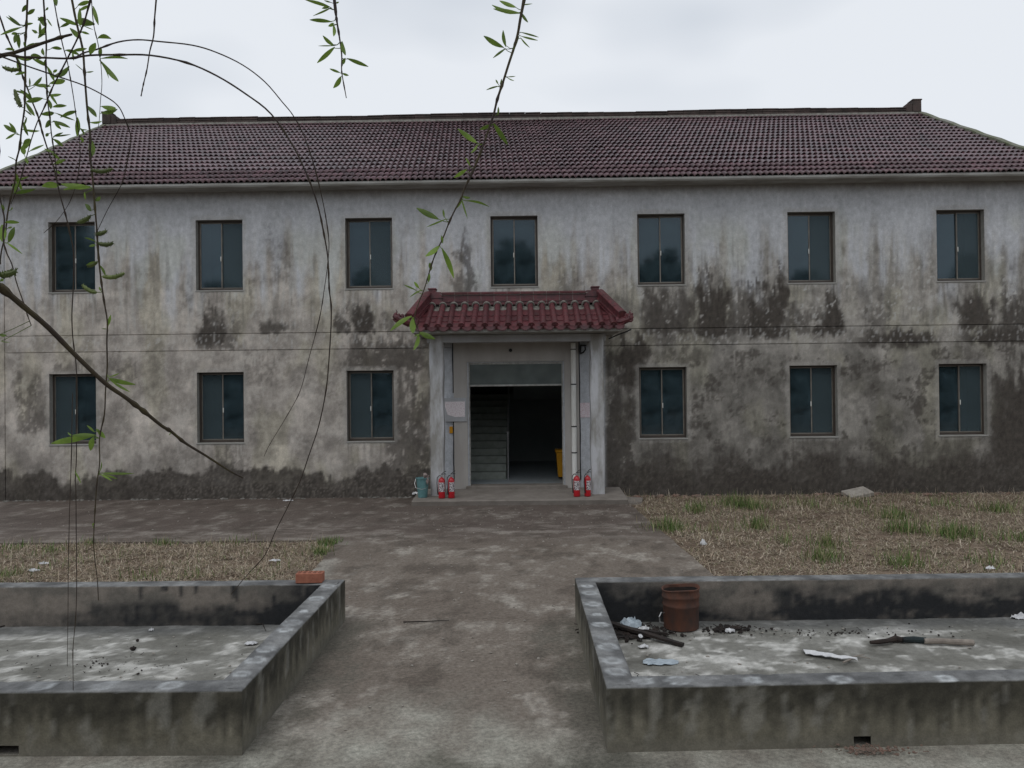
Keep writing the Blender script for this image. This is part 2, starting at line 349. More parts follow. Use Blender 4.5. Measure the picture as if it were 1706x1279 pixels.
# ------------------------------------------------------------------ straw and weeds on the two beds
def blades(n, xy, zb, lmin, lmax, tilt, wid, cols, seed):
    r = np.random.default_rng(seed); P = xy; n = len(P)
    a = r.uniform(0, 2*np.pi, n); l = r.uniform(lmin, lmax, n)*r.uniform(.6, 1, n); e = r.uniform(tilt[0], tilt[1], n)
    d = np.stack([np.cos(a)*np.cos(e), np.sin(a)*np.cos(e), np.sin(e)], 1); s = np.stack([-np.sin(a), np.cos(a), np.zeros(n)], 1)*wid
    b = np.stack([P[:, 0], P[:, 1], zb+r.uniform(0, .025, n)], 1)
    mid = b+d*(l*.55)[:, None]; tip = b+d*l[:, None]; tip[:, 2] -= l*.16*np.cos(e)
    V = np.stack([b-s, b+s, mid+s*.8, mid-s*.8, tip], 1).reshape(-1, 3)
    c = np.asarray(cols)[r.integers(0, len(cols), n)]*r.uniform(.65, 1.25, (n, 1)); C = np.repeat(c, 5, 0)
    F = []
    for i in range(n): k = 5*i; F += [(k, k+1, k+2, k+3), (k+3, k+2, k+4)]
    return V, F, C
STRAW = [(.42, .345, .26), (.29, .22, .16), (.53, .46, .36), (.19, .14, .10), (.35, .265, .195), (.25, .225, .135)]
GREEN = [(.10, .17, .045), (.08, .145, .04), (.13, .19, .06), (.21, .22, .10), (.30, .26, .15)]
def scatter(n, x0, x1, y0, y1, keep, seed, clump=True):
    r = np.random.default_rng(seed); p = np.stack([r.uniform(x0, x1, n), r.uniform(y0, y1, n)], 1)
    k = keep(p[:, 0], p[:, 1])
    if clump: k &= r.uniform(0, 1, n) < .10+1.0*ss(.36, .60, fbm(p[:, 0]*1.5, p[:, 1]*1.5, seed, 5, .66))
    return p[k]
pr = lambda y: 2.30-(y-7.5)*.033; pl = lambda y: -2.42-(y-7.5)*.082
# uneven soil of the beds
for nm, x0, x1, y0, y1, keepx in (('soil_bed', 1.9, 13, 7.7, 16.22, 1), ('soil_bed', -12, -2.3, 7.58, 11.58, -1)):
    xs = np.arange(x0, x1, .12); ys = np.linspace(y0, y1, int((y1-y0)/.12)); X, Y = np.meshgrid(xs, ys)
    if keepx == 1: X = np.maximum(X, pr(Y)+.02)
    else: X = np.minimum(X, pl(Y)-.02)
    Z = -.03+.05*(fbm(X*1.4, Y*1.4, 71, 4)-.5); V = np.stack([X, Y, Z], -1).reshape(-1, 3); nx = len(xs)
    b = MB().add(V, [(j*nx+i, j*nx+i+1, (j+1)*nx+i+1, (j+1)*nx+i) for j in range(len(ys)-1) for i in range(nx-1)])
    tag(b.build(nm, 'dirt', smooth=True), kind='structure')
P1 = scatter(190000, 1.95, 10.8, 7.72, 16.2, lambda x, y: (x > pr(y)+.0) & (x < .70*y+.5), 41)
P2 = scatter(120000, -8.6, -2.3, 7.6, 11.55, lambda x, y: (x < pl(y)-.0) & (x > -.72*y-.4), 42)
for P, sd_, lab in ((P1, 51, 'matted dry brown straw grass in the bed right of the path'), (P2, 52, 'matted dry straw grass in the bed left of the path')):
    V, F, C = blades(0, P, -.035,   .05, .15, (-.05, .5), .0036, STRAW, sd_); b = MB().add(V, F, C)
    k = np.random.default_rng(sd_+9).uniform(0, 1, len(P)) < .035
    V, F, C = blades(0, P[k], -.035, .10, .26, (.6, 1.4), .0028, STRAW[:3], sd_+1); b.add(V, F, C)
    k = (np.random.default_rng(sd_+19).uniform(0, 1, len(P)) < .03) & (fbm(P[:, 0]*.9, P[:, 1]*.9, 77, 3) > .5); V, F, C = blades(0, P[k], -.035, .06, .17, (.5, 1.4), .0034, GREEN, sd_+2); b.add(V, F, C)
    tag(b.build('dry_grass', 'straw'), lab, 'dry grass', kind='stuff')
def tufts(spots, seed):
    r = np.random.default_rng(seed); out = []
    for px, py, rad, n in spots:
        c_ = on(px, py, -.02); k = int(n*rad/.3)
        q = r.normal(0, rad*.5, (k, 2))*np.array([1.0, 1.1])*r.uniform(.3, 1.3, (k, 1)); out.append(q+np.array([c_.x, c_.y]))
    return np.concatenate(out)
RT = [(1160, 852, .28, 190), (1112, 882, .36, 280), (1225, 842, .55, 260), (1255, 846, .4, 180), (1262, 880, .30, 240), (1378, 910, .28, 150), (1375, 934, .30, 190), (1490, 862, .42, 200), (1502, 885, .35, 220),
      (1590, 893, .55, 300), (1505, 942, .35, 160), (1660, 852, .45, 150), (1695, 900, .3, 120), (1420, 842, .5, 60), (1340, 842, .5, 60), (1560, 842, .5, 60), (1650, 942, .3, 70), (1305, 905, .3, 50), (1180, 885, .3, 40)]
LT = [(148, 908, .2, 90), (88, 920, .3, 70), (270, 908, .24, 120), (546, 908, .20, 420), (534, 922, .18, 320), (30, 914, .4, 60), (240, 962, .35, 70), (20, 960, .35, 90), (390, 905, .4, 50), (320, 962, .4, 50)]
for spots, sd_, lab in ((RT, 61, 'green grass tufts sprouting in the dry bed by the house wall'), (LT, 62, 'green grass tufts along the edges of the left dry bed')):
    Q = tufts(spots, sd_); V, F, C = blades(0, Q, -.04, .10, .36 if sd_ == 61 else .2, (.75, 1.5), .0042, GREEN, sd_)
    tag(MB().add(V, F, C).build('green_grass', 'straw'), lab, 'grass', kind='stuff')

# ================================================================== THE HOUSE
FY = 16.25                                                            # plane of the front wall
XL, XR, ZT = -11.0, 11.1, 6.47
house = thing('house', (-.1, FY, 0), 'long two-storey house with mould-stained grey render and dark red tiled roof', 'house')
WX = [-9.40, -6.29, -3.15, -.11, 2.95, 6.065, 9.14]; WW, WH = .985, 1.475
WIN = [(x, 4.365) for x in WX]+[(x, 1.172) for x in WX if x != -.11]
DX0, DX1, DZ0, DZ1 = -1.09, .87, .2, 2.78
holes = [(x-WW/2, x+WW/2, z, z+WH) for x, z in WIN]+[(DX0, DX1, -.2, DZ1)]
def px2w(px, py): p = at(px, py, FY); return p.x, p.z
# mould patches as seen on the wall: left, top, right, bottom in the photograph's pixels, density
MOULD = [(1060, 476, 1165, 556, .85), (1155, 448, 1222, 560, 1), (1236, 448, 1318, 560, 1), (1195, 475, 1260, 556, .75), (1358, 476, 1408, 556, .95), (1305, 500, 1366, 556, .75), (1438, 480, 1492, 548, .55), (1425, 450, 1448, 540, .35),
         (1585, 478, 1658, 548, .9), (1664, 455, 1720, 548, .8), (1530, 505, 1560, 545, .35), (1420, 545, 1570, 574, .9), (1595, 542, 1730, 572, .9), (1060, 548, 1240, 575, .5), (1020, 552, 1090, 640, .95), (1090, 575, 1180, 605, .55),
         (1004, 560, 1066, 830, .8), (1590, 572, 1650, 600, .5), (1645, 590, 1740, 780, .9), (1190, 765, 1340, 826, 1), (1180, 590, 1300, 640, .4), (1420, 580, 1480, 660, .4), (1150, 650, 1290, 740, .3), (1450, 640, 1560, 740, .25),
         (330, 508, 378, 574, .9), (378, 520, 404, 560, .5), (436, 532, 482, 556, .8), (556, 500, 584, 556, .8), (586, 498, 624, 556, .95), (634, 510, 662, 556, .6), (560, 550, 720, 615, .8), (640, 580, 722, 790, .72), (690, 480, 720, 560, .6), (768, 385, 790, 482, .7), (740, 455, 800, 486, .6), (930, 460, 1000, 500, .5), (1000, 460, 1060, 560, .45),
         (330, 556, 400, 580, .7), (78, 588, 160, 624, .55), (160, 585, 240, 640, .5), (20, 610, 78, 720, .6), (250, 600, 300, 680, .3), (180, 640, 235, 720, .35), (405, 585, 470, 640, .45), (415, 620, 450, 720, .25), (520, 590, 575, 660, .4),
         (440, 360, 480, 470, .35), (470, 390, 495, 470, .3), (640, 380, 660, 480, .2), (405, 420, 430, 490, .35), (300, 430, 326, 520, .2), (225, 400, 245, 470, .2), (560, 400, 578, 500, .3), (900, 400, 930, 490, .2), (1280, 420, 1312, 480, .3), (1700, 350, 1730, 460, .3), (1450, 400, 1475, 480, .3), (1520, 400, 1558, 500, .25), (40, 400, 60, 470, .3), (660, 740, 725, 826, .5), (1340, 735, 1440, 790, .45), (1040, 735, 1120, 800, .35), (80, 745, 160, 790, .3), (330, 742, 420, 800, .5)]
def nn(v, k=.17): return np.clip(.5+(v-.5)/(2*k), 0, 1)               # stretch noise to the full range
def wall_col(x, z):
    st = nn(fbm(x*3.2, z*.38, 7, 4, .6)); st2 = nn(fbm(x*9, z*.8, 13, 4, .65)); cl = nn(fbm(x*.9, z*1.0, 19, 5, .62)); fi = nn(fbm(x*5, z*5, 29, 5, .68))
    fine = nn(fbm(x*15, z*9, 37, 3, .65)); mid = nn(fbm(x*2.3+7, z*2.0, 43, 5, .66))
    up = ss(4.15, 5.35, z+1.3*(st-.5)+.6*(cl-.5))
    right = ss(-.5, 3.5, x)
    low = lerp((.49, .447, .40), (.375, .353, .32), right)
    low = lerp(low, (.255, .240, .215), ss(3.5, 2.6, z)*right)
    low = low*(.66+.46*cl)[:, None]*(.74+.42*mid)[:, None]
    hi = np.array([[.49, .50, .52]])*(.93+.12*cl)[:, None]*(.95+.08*st)[:, None]
    low = lerp(low, (.52, .485, .44), ss(.60, .88, nn(fbm(x*2.6+21, z*1.9, 171, 6, .68)))*(.5-.25*right))
    c = lerp(low, hi, up*.95)*(.95+.09*st2)[:, None]
    c = lerp(c, c*np.array([.94, .95, .82]), ss(.5, .9, nn(fbm(x*1.1, z*.5, 61, 3)))*.55*ss(6.2, 5.2, z))     # greenish algae bands
    run = ss(.62, .95, nn(fbm(x*7.5+3, z*.55, 83, 4, .6)))*ss(5.9, 4.7, z+.5*(st-.5))*ss(3.3, 3.6, z); c = lerp(c, (.17, .16, .14), run*(.25+.35*fi))   # run-off
    ru2 = ss(.70, .95, nn(fbm(x*5+31, z*.5, 87, 4, .6)))*ss(3.3, 3.7, z)*ss(5.8, 4.9, z); c = lerp(c, (.46, .45, .425), ru2*.5)
    # dark mould
    F = np.zeros_like(x); wx = x+.62*(fbm(x*1.7, z*1.5, 101, 4, .6)-.5)+.22*(fbm(x*7, z*3.5, 105, 4, .65)-.5)
    tp1 = nn(fbm(x*4.5, z*1.1, 107, 5, .66)); bt1 = nn(fbm(x*4.5, z*.9, 109, 4, .62))
    for a, t_, b, d, k in MOULD:
        x0, z1 = px2w(a, t_); x1, z0 = px2w(b, d); cx = (x0+x1)/2; hw = (x1-x0)/2; h = z1-z0
        u = np.abs(wx-cx)/hw; m = ss(1.30, .55, u)*ss(z1+.22*h, z1-.48*h, z+(.5-tp1)*.6*h)*ss(z0-.10, z0+.05, z+.14*(bt1-.5))
        F = np.maximum(F, m*k)
    tx = .42*fi+.33*st2+.25*fine
    D = F*ss(.27, .52, tx+(F-.5)*.75)
    D = np.maximum(D, .40*F*ss(.15, .6, tx+.15))
    D = np.maximum(D, .70*ss(.58, .80, nn(fbm(x*1.4+9, z*1.8, 111, 5, .68)))*ss(3.5, 3.05, z)*(.35+.65*right)*ss(.2, .55, tx))
    # rising damp at the foot
    foot = .60+.40*(nn(fbm(x*.9, z*.8+.5, 121, 5, .62))-.5)+.10*(st2-.5)+.08*(fi-.5)+.10*right; fo = ss(foot+.07+.10*right, foot-.10-.08*right, z)
    D = np.maximum(D, fo*(.74+.16*mid+.08*tx)); D = np.maximum(D, ss(foot*.8, foot*.35, z)*(.84+.16*fi))
    soft = ss(foot+.65, foot, z+.4*(cl-.5))*(.20+.32*right)*(.4+.8*tx); D = np.maximum(D, soft)
    # the porch back wall stays cleaner
    pw = ss(-1.95, -1.80, x)*ss(1.80, 1.66, x)*ss(3.34, 3.28, z)
    c = lerp(c, np.repeat(np.array([[.52, .545, .58]]), len(x), 0)*(.85+.2*cl)[:, None], pw*.9); D = D*(1-.88*pw)
    c = lerp(c, lerp((.082, .071, .061), (.046, .040, .035), .35*fi+.65*fine), np.clip(D*1.05, 0, .97))
    # flaked whitewash
    fl = ss(.84, .95, nn(fbm(x*6.5, z*4., 131, 5, .66)))*ss(3.35, 3.7, z)*ss(5.7, 4.9, z)*ss(.35, .75, nn(fbm(x*.7+3, z*.7, 133, 3))); c = lerp(c, (.50, .49, .465), fl*(.3+.45*right))
    fl2 = ss(.86, .97, nn(fbm(x*11, z*6, 141, 5, .7)))*np.clip(F*1.5, 0, 1)*ss(3.2, 3.6, z)*ss(.4, .8, mid); c = lerp(c, (.50, .48, .45), fl2*.6)
    fl3 = ss(.80, .95, nn(fbm(x*16, z*5, 143, 3, .62)))*ss(3.09, 3.14, z)*ss(3.46, 3.42, z); c = lerp(c, (.55, .54, .52), fl3*.35)
    # pale dried creeper and lichen crust low on the left
    cr = ss(.62, .80, nn(fbm(x*26, z*26, 151, 2, .6), .25))*ss(-8.8, -6.6, x)*ss(-1.9, -2.4, x)*ss(.55, .30, z+.3*(cl-.5)); c = lerp(c, (.25, .22, .19), cr*.38)
    sp = ss(.75, .95, nn(fbm(x*22, z*14, 153, 2, .6), .25))*fo; c = lerp(c, (.19, .172, .15), sp*.25)
    # thin band of patching mortar round the openings
    for hx0, hx1, hz0, hz1 in holes[:-1]:
        dx = np.maximum(np.maximum(hx0-x, x-hx1), 0); dz = np.maximum(np.maximum(hz0-z, z-hz1), 0); dd = np.hypot(dx, dz)
        c = lerp(c, (.36, .345, .32), ss(.11, .05, dd+.06*(fi-.5))*.40)
        c = lerp(c, (.10, .09, .078), ss(.75, .0, hz0-z)*(z < hz0)*ss(.05, -.04, dx)*ss(.58, .78, nn(fbm(x*19, z*.7, 161, 3, .6)))*.62)
    c = lerp(c, (.17, .155, .135), ss(6.20, 6.42, z+.10*(st-.5))*.5)  # brownish stain and cornice shade, painted together along the wall top
    return c
def lines(a, b, step, extra, tol):
    base = [v for v in np.arange(a, b+1e-6, step)]; ex = sorted(set([a, b]+list(extra)))
    keep = [v for v in base if min(abs(v-e) for e in ex) > tol]; return np.array(sorted(keep+ex))
gro = []
for zc in (3.45, 3.10): gro += [zc-.012, zc-.006, zc+.006, zc+.012]
gx = [-10.83-.011, -10.83-.006, -10.83+.006, -10.83+.011]
xs = lines(XL, XR, .034, [h for q in holes for h in q[:2]]+gx, .010)
zs = lines(-.2, ZT, .034, [h for q in holes for h in q[2:]]+gro, .006)
X, Z = np.meshgrid(xs, zs); Yw = FY+.010*(fbm(X*.6, Z*.6, 201, 3)-.5)+.004*(fbm(X*5, Z*5, 203, 3)-.5)
for zc in (3.45, 3.10): Yw = np.where((np.abs(Z-zc) < .008) & (X > -10.83), FY+.018, Yw)
Yw = np.where((np.abs(X+10.83) < .008), FY+.018, Yw)
V = np.stack([X, Yw, Z], -1).reshape(-1, 3); nx = len(xs); F = []
mxs = (xs[1:]+xs[:-1])/2; mzs = (zs[1:]+zs[:-1])/2
inside = np.zeros((len(mzs), len(mxs)), bool)
for a, b, c_, d in holes: inside |= ((mxs > a) & (mxs < b))[None, :] & ((mzs > c_) & (mzs < d))[:, None]
for j in range(len(mzs)):
    for i in range(len(mxs)):
        if not inside[j, i]: k = j*nx+i; F.append((k, k+1, k+nx+1, k+nx))
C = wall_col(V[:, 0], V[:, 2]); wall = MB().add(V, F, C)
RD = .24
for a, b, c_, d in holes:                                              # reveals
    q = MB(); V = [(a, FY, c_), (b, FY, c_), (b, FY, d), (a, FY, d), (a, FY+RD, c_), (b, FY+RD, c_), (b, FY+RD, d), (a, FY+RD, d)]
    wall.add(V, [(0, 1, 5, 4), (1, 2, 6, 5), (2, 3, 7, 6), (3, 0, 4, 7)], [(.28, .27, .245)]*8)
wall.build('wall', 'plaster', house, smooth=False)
# gable and rear walls, inner linings and floors
YB = 26.7; RY, RZ, EY, EZ = 21.5, 9.66, 15.84, 6.50                  # rear wall, ridge, eave
sh = MB()
for x, s in ((XL, 1), (XR, -1)):
    sh.prism([(FY+.02, -.2), (YB, -.2), (YB, ZT), (RY, 9.45), (FY+.02, ZT)], 'x', x, x+s*.24)
sh.box(XL+.24, XR-.24, YB-.24, YB, -.2, ZT)
sc_ = MB()
n_ = len(np.concatenate(sh.v)); sh.c = [np.tile((.26, .25, .235), (n_, 1))]
sh.build('gable_wall', 'plaster', house)
inn = MB(); inn.box(XL+.24, XR-.24, FY+RD+.01, YB-.25, 3.22, 3.34)          # upper floor slab
inn.box(XL+.24, XR-.24, FY+RD+.01, YB-.25, 6.36, 6.44)
inn.box(XL+.24, XR-.24, FY+2.9, FY+3.0, 3.34, 6.36)                       # corridor partition, upstairs
inn.box(XL+.24, -1.9, FY+2.9, FY+3.0, .2, 3.22); inn.box(1.9, XR-.24, FY+2.9, FY+3.0, .2, 3.22)
for x in (-7.7, -4.7, -1.75, 1.55, 4.5, 7.6):
    inn.box(x, x+.1, FY+RD+.01, FY+2.9, 3.34, 6.36); inn.box(x, x+.1, FY+RD+.01, FY+2.9, .2, 3.22)
inn.build('partition', 'dark', house)
MB().box(XL+.24, XR-.24, FY+RD-.02, YB-.25, .02, .2).build('interior_floor', 'terrazzo', house)

# cornice under the eave
co = MB(); co.prism([(FY+.02, 6.42), (EY+.06, 6.395), (EY-.03, 6.41), (EY-.05, 6.44), (EY-.05, 6.475), (EY-.01, 6.50), (FY+.02, 6.52)], 'x', XL-.16, XR+.2)
co.build('cornice', 'cornice', house)

# ------------------------------------------------------------------ windows
wf = MB(); fw = .034
wf.box(-WW/2+.002, -WW/2+fw, 0, .07, 0, WH); wf.box(WW/2-fw, WW/2-.002, 0, .07, 0, WH); wf.box(-WW/2+fw, WW/2-fw, 0, .07, .002, .05); wf.box(-WW/2+fw, WW/2-fw, 0, .07, WH-.035, WH-.002)
wf_me = wf.mesh('window', 'bronze')
SW = WW/2-fw+.012; SH = WH-.05-.035
sh_ = MB(); sb = .022
sh_.box(-SW/2, -SW/2+sb, 0, .024, 0, SH); sh_.box(SW/2-sb, SW/2, 0, .024, 0, SH); sh_.box(-SW/2+sb, SW/2-sb, 0, .024, 0, sb); sh_.box(-SW/2+sb, SW/2-sb, 0, .024, SH-sb*.8, SH)
sash_me = sh_.mesh('sash', 'sash')
pane_me = MB().box(-SW/2+sb, SW/2-sb, .009, .015, sb, SH-sb*.8).mesh('pane', 'glass')
scr_me = MB().add([(-SW/2+sb, 0, sb), (SW/2-sb, 0, sb), (SW/2-sb, 0, SH-sb), (-SW/2+sb, 0, SH-sb)], [(0, 1, 2, 3)]).mesh('insect_screen', 'screen')
hd_me = MB().box(-.008, .008, -.02, 0, -.05, .05, .004).mesh('handle', 'white')
sill_me = MB().box(-WW/2-.015, WW/2+.015, -.012, .02, -.034, -.002, .005).mesh('sill', 'cornice')
dm_me = MB().box(-WW/2+.01, WW/2-.01, -.095, -.002, .0, .012).mesh('track', 'bronze')
SCREEN = {0: 0, 1: 1, 2: 1, 3: 0, 4: 0, 5: 1, 6: 1, 7: -1, 8: -1, 9: -1, 10: 0, 11: 1, 12: 1}
for i, (x, z) in enumerate(WIN):
    w = inst('window', wf_me, house, Vector((x, FY+.125, z))-house.location)
    front = 1 if i % 2 == 0 else -1
    for s in (-1, 1):
        y = .012 if s == front else .040; j = R(random.uniform(-.5, .5))
        cx = s*(SW/2-.012+.0)
        inst('sash', sash_me, w, (cx, y, .05)); inst('pane', pane_me, w, (cx, y, .05), (R(random.uniform(-.12, .12)), 0, j))
    if SCREEN[i]: inst('insect_screen', scr_me, w, (SCREEN[i]*(SW/2-.012), .004 if SCREEN[i] == front else .033, .05))
    inst('handle', hd_me, w, (.012 if front > 0 else -.012, .012, .05+SH*.45)); inst('sill', sill_me, w, (0, -.125, 0))

# ------------------------------------------------------------------ main roof
LS = math.hypot(RY-EY, RZ-EZ); SA = math.atan2(RZ-EZ, RY-EY); NR = 19; EXP = LS/NR
SHX = -.31                                                         # the gables are not square to the front
RX0, RX1 = XL-.17, XR+.21; NT = 93; TW = (RX1-RX0-.1)/NT
dk = MB(); V = [(x+(SHX if y == RY else 0), y, z) for x in (RX0+.03, RX1-.03) for y, z in ((EY, EZ-.02), (RY, RZ-.02), (2*RY-EY, EZ-.02), (2*RY-EY, EZ-.09), (RY, RZ-.10), (EY, EZ-.09))]
dk.add(V, [(i, (i+1) % 6, 6+(i+1) % 6, 6+i) for i in range(6)]+[tuple(range(6))[::-1], tuple(range(6, 12))])
roof = dk.build('roof', 'ridge', house)
def tile_geo():
    n = 12; V = []; us = np.linspace(0, 1, n+1); w = np.abs(np.sin(np.pi*us*2))**.8
    f, bk_ = .058*w+.020, .028*w+.002
    for u, h in zip(us, f): V.append((u*TW, 0, h))
    for u, h in zip(us, bk_): V.append((u*TW, EXP+.03, h))
    for u, h in zip(us, f): V.append((u*TW, .003, h-.019))
    m = n+1; F = [(i, i+1, m+i+1, m+i) for i in range(n)]+[(2*m+i, 2*m+i+1, i+1, i) for i in range(n)]
    return np.array(V), F
TV, TF = tile_geo(); LIP = np.array([0]*12+[1]*12, np.int32)
tile_me = MB().add(TV, TF).mesh('roof_tile', 'tile', smooth=False); tile_me.materials.append(M['lip']); tile_me.polygons.foreach_set('material_index', LIP)
tile_me.polygons.foreach_set('use_smooth', LIP == 0)
restV, restF, restT = [], [], []
yc = lambda x, k: .0
ca, sa = math.cos(SA), math.sin(SA)
for r_ in range(NR):
    for k in range(NT):
        x = RX0+.05+k*TW+random.uniform(-.004, .004)+SHX*r_/NR; s0 = r_*EXP-.05+random.uniform(-.007, .007)-(random.uniform(.015, .05) if random.random() < .015 else 0)
        sag = .020*math.sin(k*.11+1.)*math.sin(math.pi*r_/NR)
        lift = random.uniform(0, .004)+sag
        o = Vector((x, EY+s0*ca-lift*sa, EZ+s0*sa+lift*ca)); rz = R(random.uniform(-.5, .5))
        if r_ < 3:
            inst('roof_tile', tile_me, roof, o-house.location, (SA, 0, rz*.5))
        else:
            P = TV.copy(); c1, s1 = math.cos(rz*.5), math.sin(rz*.5)
            xx = P[:, 0]*c1-P[:, 1]*s1; yy = P[:, 0]*s1+P[:, 1]*c1
            Q = np.stack([xx, yy*ca-P[:, 2]*sa, yy*sa+P[:, 2]*ca], 1)+np.array(o)
            b0 = len(restV)*len(TV); restV.append(Q); restF += [tuple(i+b0 for i in f) for f in TF]; restT += [random.random()]*len(TV)
rm = MB().add(np.concatenate(restV), restF); ro = rm.build('roof_tile_field', 'tile', roof, smooth=True); ro['kind'] = 'stuff'; ro.data.materials.append(M['lip']); ro.data.polygons.foreach_set('material_index', np.tile(LIP, len(restV))); ro.data.polygons.foreach_set('use_smooth', np.tile(LIP == 0, len(restV)))
a_ = ro.data.attributes.new('tint', 'FLOAT', 'POINT'); a_.data.foreach_set('value', np.array(restT, np.float32))
# rear slope tiles are not seen; verge mortar along both gables
for x0, x1 in ((RX0-.04, RX0+.09), (RX1-.09, RX1+.04)):
    vm = MB(); Y0 = EY-.02
    for s in np.linspace(0, 1, 20)[:-1]:
        s2 = s+1/19; P = []
        for q in (s, s2):
            y = Y0+(RY-Y0)*q; z = EZ+(RZ-EZ)*q+.012*math.sin(q*37+x0)
            sx_ = SHX*q; P += [(x0+sx_, y, z-.12), (x0+sx_, y, z+.085), (x1+sx_, y, z+.095), (x1+sx_, y, z-.0)]
        vm.add(P, [(0, 4, 5, 1), (1, 5, 6, 2), (2, 6, 7, 3), (0, 1, 2, 3), (4, 7, 6, 5)])
    vm.build('verge', 'moss', roof)
# ridge: a mortar bed, pieces with two grooves and a rounded cap, stepped blocks at the ends
rb = MB(); rb.prism([(RY-.16, RZ-.05), (RY+.16, RZ-.05), (RY+.12, RZ+.025), (RY-.12, RZ+.025)], 'x', RX0+.02+SHX, RX1-.02+SHX)
rb.box(RX0+.3+SHX, RX1-.3+SHX, RY-.06, RY+.06, RZ+.02, RZ+.15); ridge = rb.build('ridge', 'mortar', house)
half = [(.10, .0), (.10, .045), (.085, .05), (.085, .095), (.10, .10), (.10, .14), (.085, .145), (.085, .17), (.11, .175), (.11, .20), (.075, .225), (.0, .238)]
half = [(a, b*.72) for a, b in half]; prof = [(-a, b) for a, b in half]+[(a, b) for a, b in half[::-1][1:]]
NP = 50; pw_ = (RX1-RX0-.76)/NP
pc_me = MB().prism(prof, 'x', .004, pw_-.004).mesh('ridge_tile', 'ridge')
for k in range(NP):
    x = RX0+.38+SHX+k*pw_; inst('ridge_tile', pc_me, ridge, Vector((x, RY, RZ+.022+.016*math.sin(k*.35)+random.uniform(-.005, .005)))-house.location, (R(random.uniform(-1, 1)), R(random.uniform(-.6, .6)), 0))
for x, s in ((RX0+SHX-.02, 1), (RX1+SHX+.02, -1)):
    e = MB(); xs_ = sorted((x, x+s*.24)); e.box(xs_[0], xs_[1], RY-.14, RY+.14, RZ+.02, RZ+.38, .02)
    xs_ = sorted((x+s*.24, x+s*.40)); e.box(xs_[0], xs_[1], RY-.125, RY+.125, RZ+.02, RZ+.26, .02); xs_ = sorted((x-s*.015, x+s*.255)); e.box(xs_[0], xs_[1], RY-.155, RY+.155, RZ+.335, RZ+.372, .012)
    e.build('ridge_end_block', 'ridge', ridge)

# ------------------------------------------------------------------ porch
sl_ = MB(); sl_.prism([(14.95, -.05), (14.93, .085), (14.96, .10), (16.3, .17), (16.3, -.05)], 'x', -2.12, 2.02); sl_.build('porch_slab', 'slabc', house)
MB().box(-1.16, .94, FY-.10, FY+.3, .10, .225, .01).build('threshold', 'slabc', house)
MB().prism([(2.03, 14.98), (2.3, 15.1), (2.42, 15.7), (2.03, 15.9)], 'z', -.06, .02).build('stepping_slab', 'slabc', house)
for x in (-1.81, 1.378):
    cmb = MB(); n = 26; zz = np.linspace(.08, 3.30, n); x1 = x+.265; y0, y1 = 15.46, 15.73; ch = .022
    oc = [(x+ch, y0), (x1-ch, y0), (x1, y0+ch), (x1, y1), (x, y1), (x, y0+ch)]
    V = []
    for z in zz:
        for q, (a, b) in enumerate(oc): V.append((a+.008*math.sin(z*5+q+x), b+.006*math.sin(z*4.1+q*2), z))
    cmb.add(V, [(i*6+k, i*6+(k+1) % 6, (i+1)*6+(k+1) % 6, (i+1)*6+k) for i in range(n-1) for k in range(6)]+[tuple(range((n-1)*6, n*6))])
    cmb.build('porch_column', 'column', house)
bm_ = MB(); bm_.box(-1.86, 1.69, 15.47, 15.74, 3.165, 3.31, .008); bm_.build('porch_beam', 'cream', house)
for x in (-1.80, 1.39): MB().box(x, x+.22, 15.74, FY+.004, 3.17, 3.31).build('porch_beam', 'cornice', house)
# plaster surround of the doorway, proud of the wall
su = MB(); su.prism([(-1.40, .12), (DX0-.03, .12), (DX0-.03, 2.80), (DX1+.03, 2.80), (DX1+.03, .12), (1.20, .12), (1.20, 3.29), (-1.40, 3.29)], 'y', FY-.05, FY+.03); su.build('door_surround', 'beige', house)
# doorway frame with transom
df_ = MB(); yy0, yy1 = FY+.02, FY+.09
df_.box(DX0-.028, DX0+.022, yy0, yy1, .226, 2.798); df_.box(DX1-.022, DX1+.028, yy0, yy1, .226, 2.798); df_.box(DX0+.022, DX1-.022, yy0, yy1, 2.745, 2.798)
dof = df_.build('door_frame', 'doorframe', house)
MB().box(DX0+.022, DX1-.022, yy0-.012, yy1, 2.285, 2.325, .005).build('transom_bar', 'doorframe', dof)
MB().box(DX0+.022, DX1-.022, yy0+.02, yy0+.028, 2.325, 2.745).build('pane', 'transom', dof)
ls = MB().lathe([(.0, 0), (.035, 0), (.035, .02), (.0, .03)], (0, 0, 0), 12); lo_ = ls.build('lintel_disc', 'black', house, keep=True); lo_.location = Vector((-.21, FY-.055, 3.03))-house.location; lo_.rotation_euler = (R(90), 0, 0)  # small black disc on the lintel, not a light
# downpipe with collars
dp = MB().tube([(1.085, FY-.12, z) for z in np.linspace(.36, 3.16, 8)], .052, 14)
dpo = dp.build('downpipe', 'white', house, smooth=True)
for z in (.9, 1.44, 2.31, 3.03): MB().tube([(1.085, FY-.12, z-.012), (1.085, FY-.12, z+.012)], .058, 14).build('pipe_collar', 'black' if z < 3 else 'mortar', dpo)
for x, z0, z1 in ((-1.415, 2.16, 3.27), (-1.415, .33, 1.62), (1.215, .33, 3.27)):
    MB().tube([(x+.004*math.sin(z*6), FY-.016, z) for z in np.linspace(z0, z1, 14)], .011, 6).build('cable', 'black', house)
br = MB(); br.box(1.235, 1.36, FY-.10, FY+.004, 3.10, 3.125); br.box(1.235, 1.255, FY-.10, FY+.004, 2.93, 3.10); br.tube([(1.25, FY-.06, 2.95), (1.30, FY-.07, 2.97), (1.345, FY-.08, 3.03), (1.335, FY-.06, 3.09)], .016, 6)
br.build('wall_bracket', 'black', house)
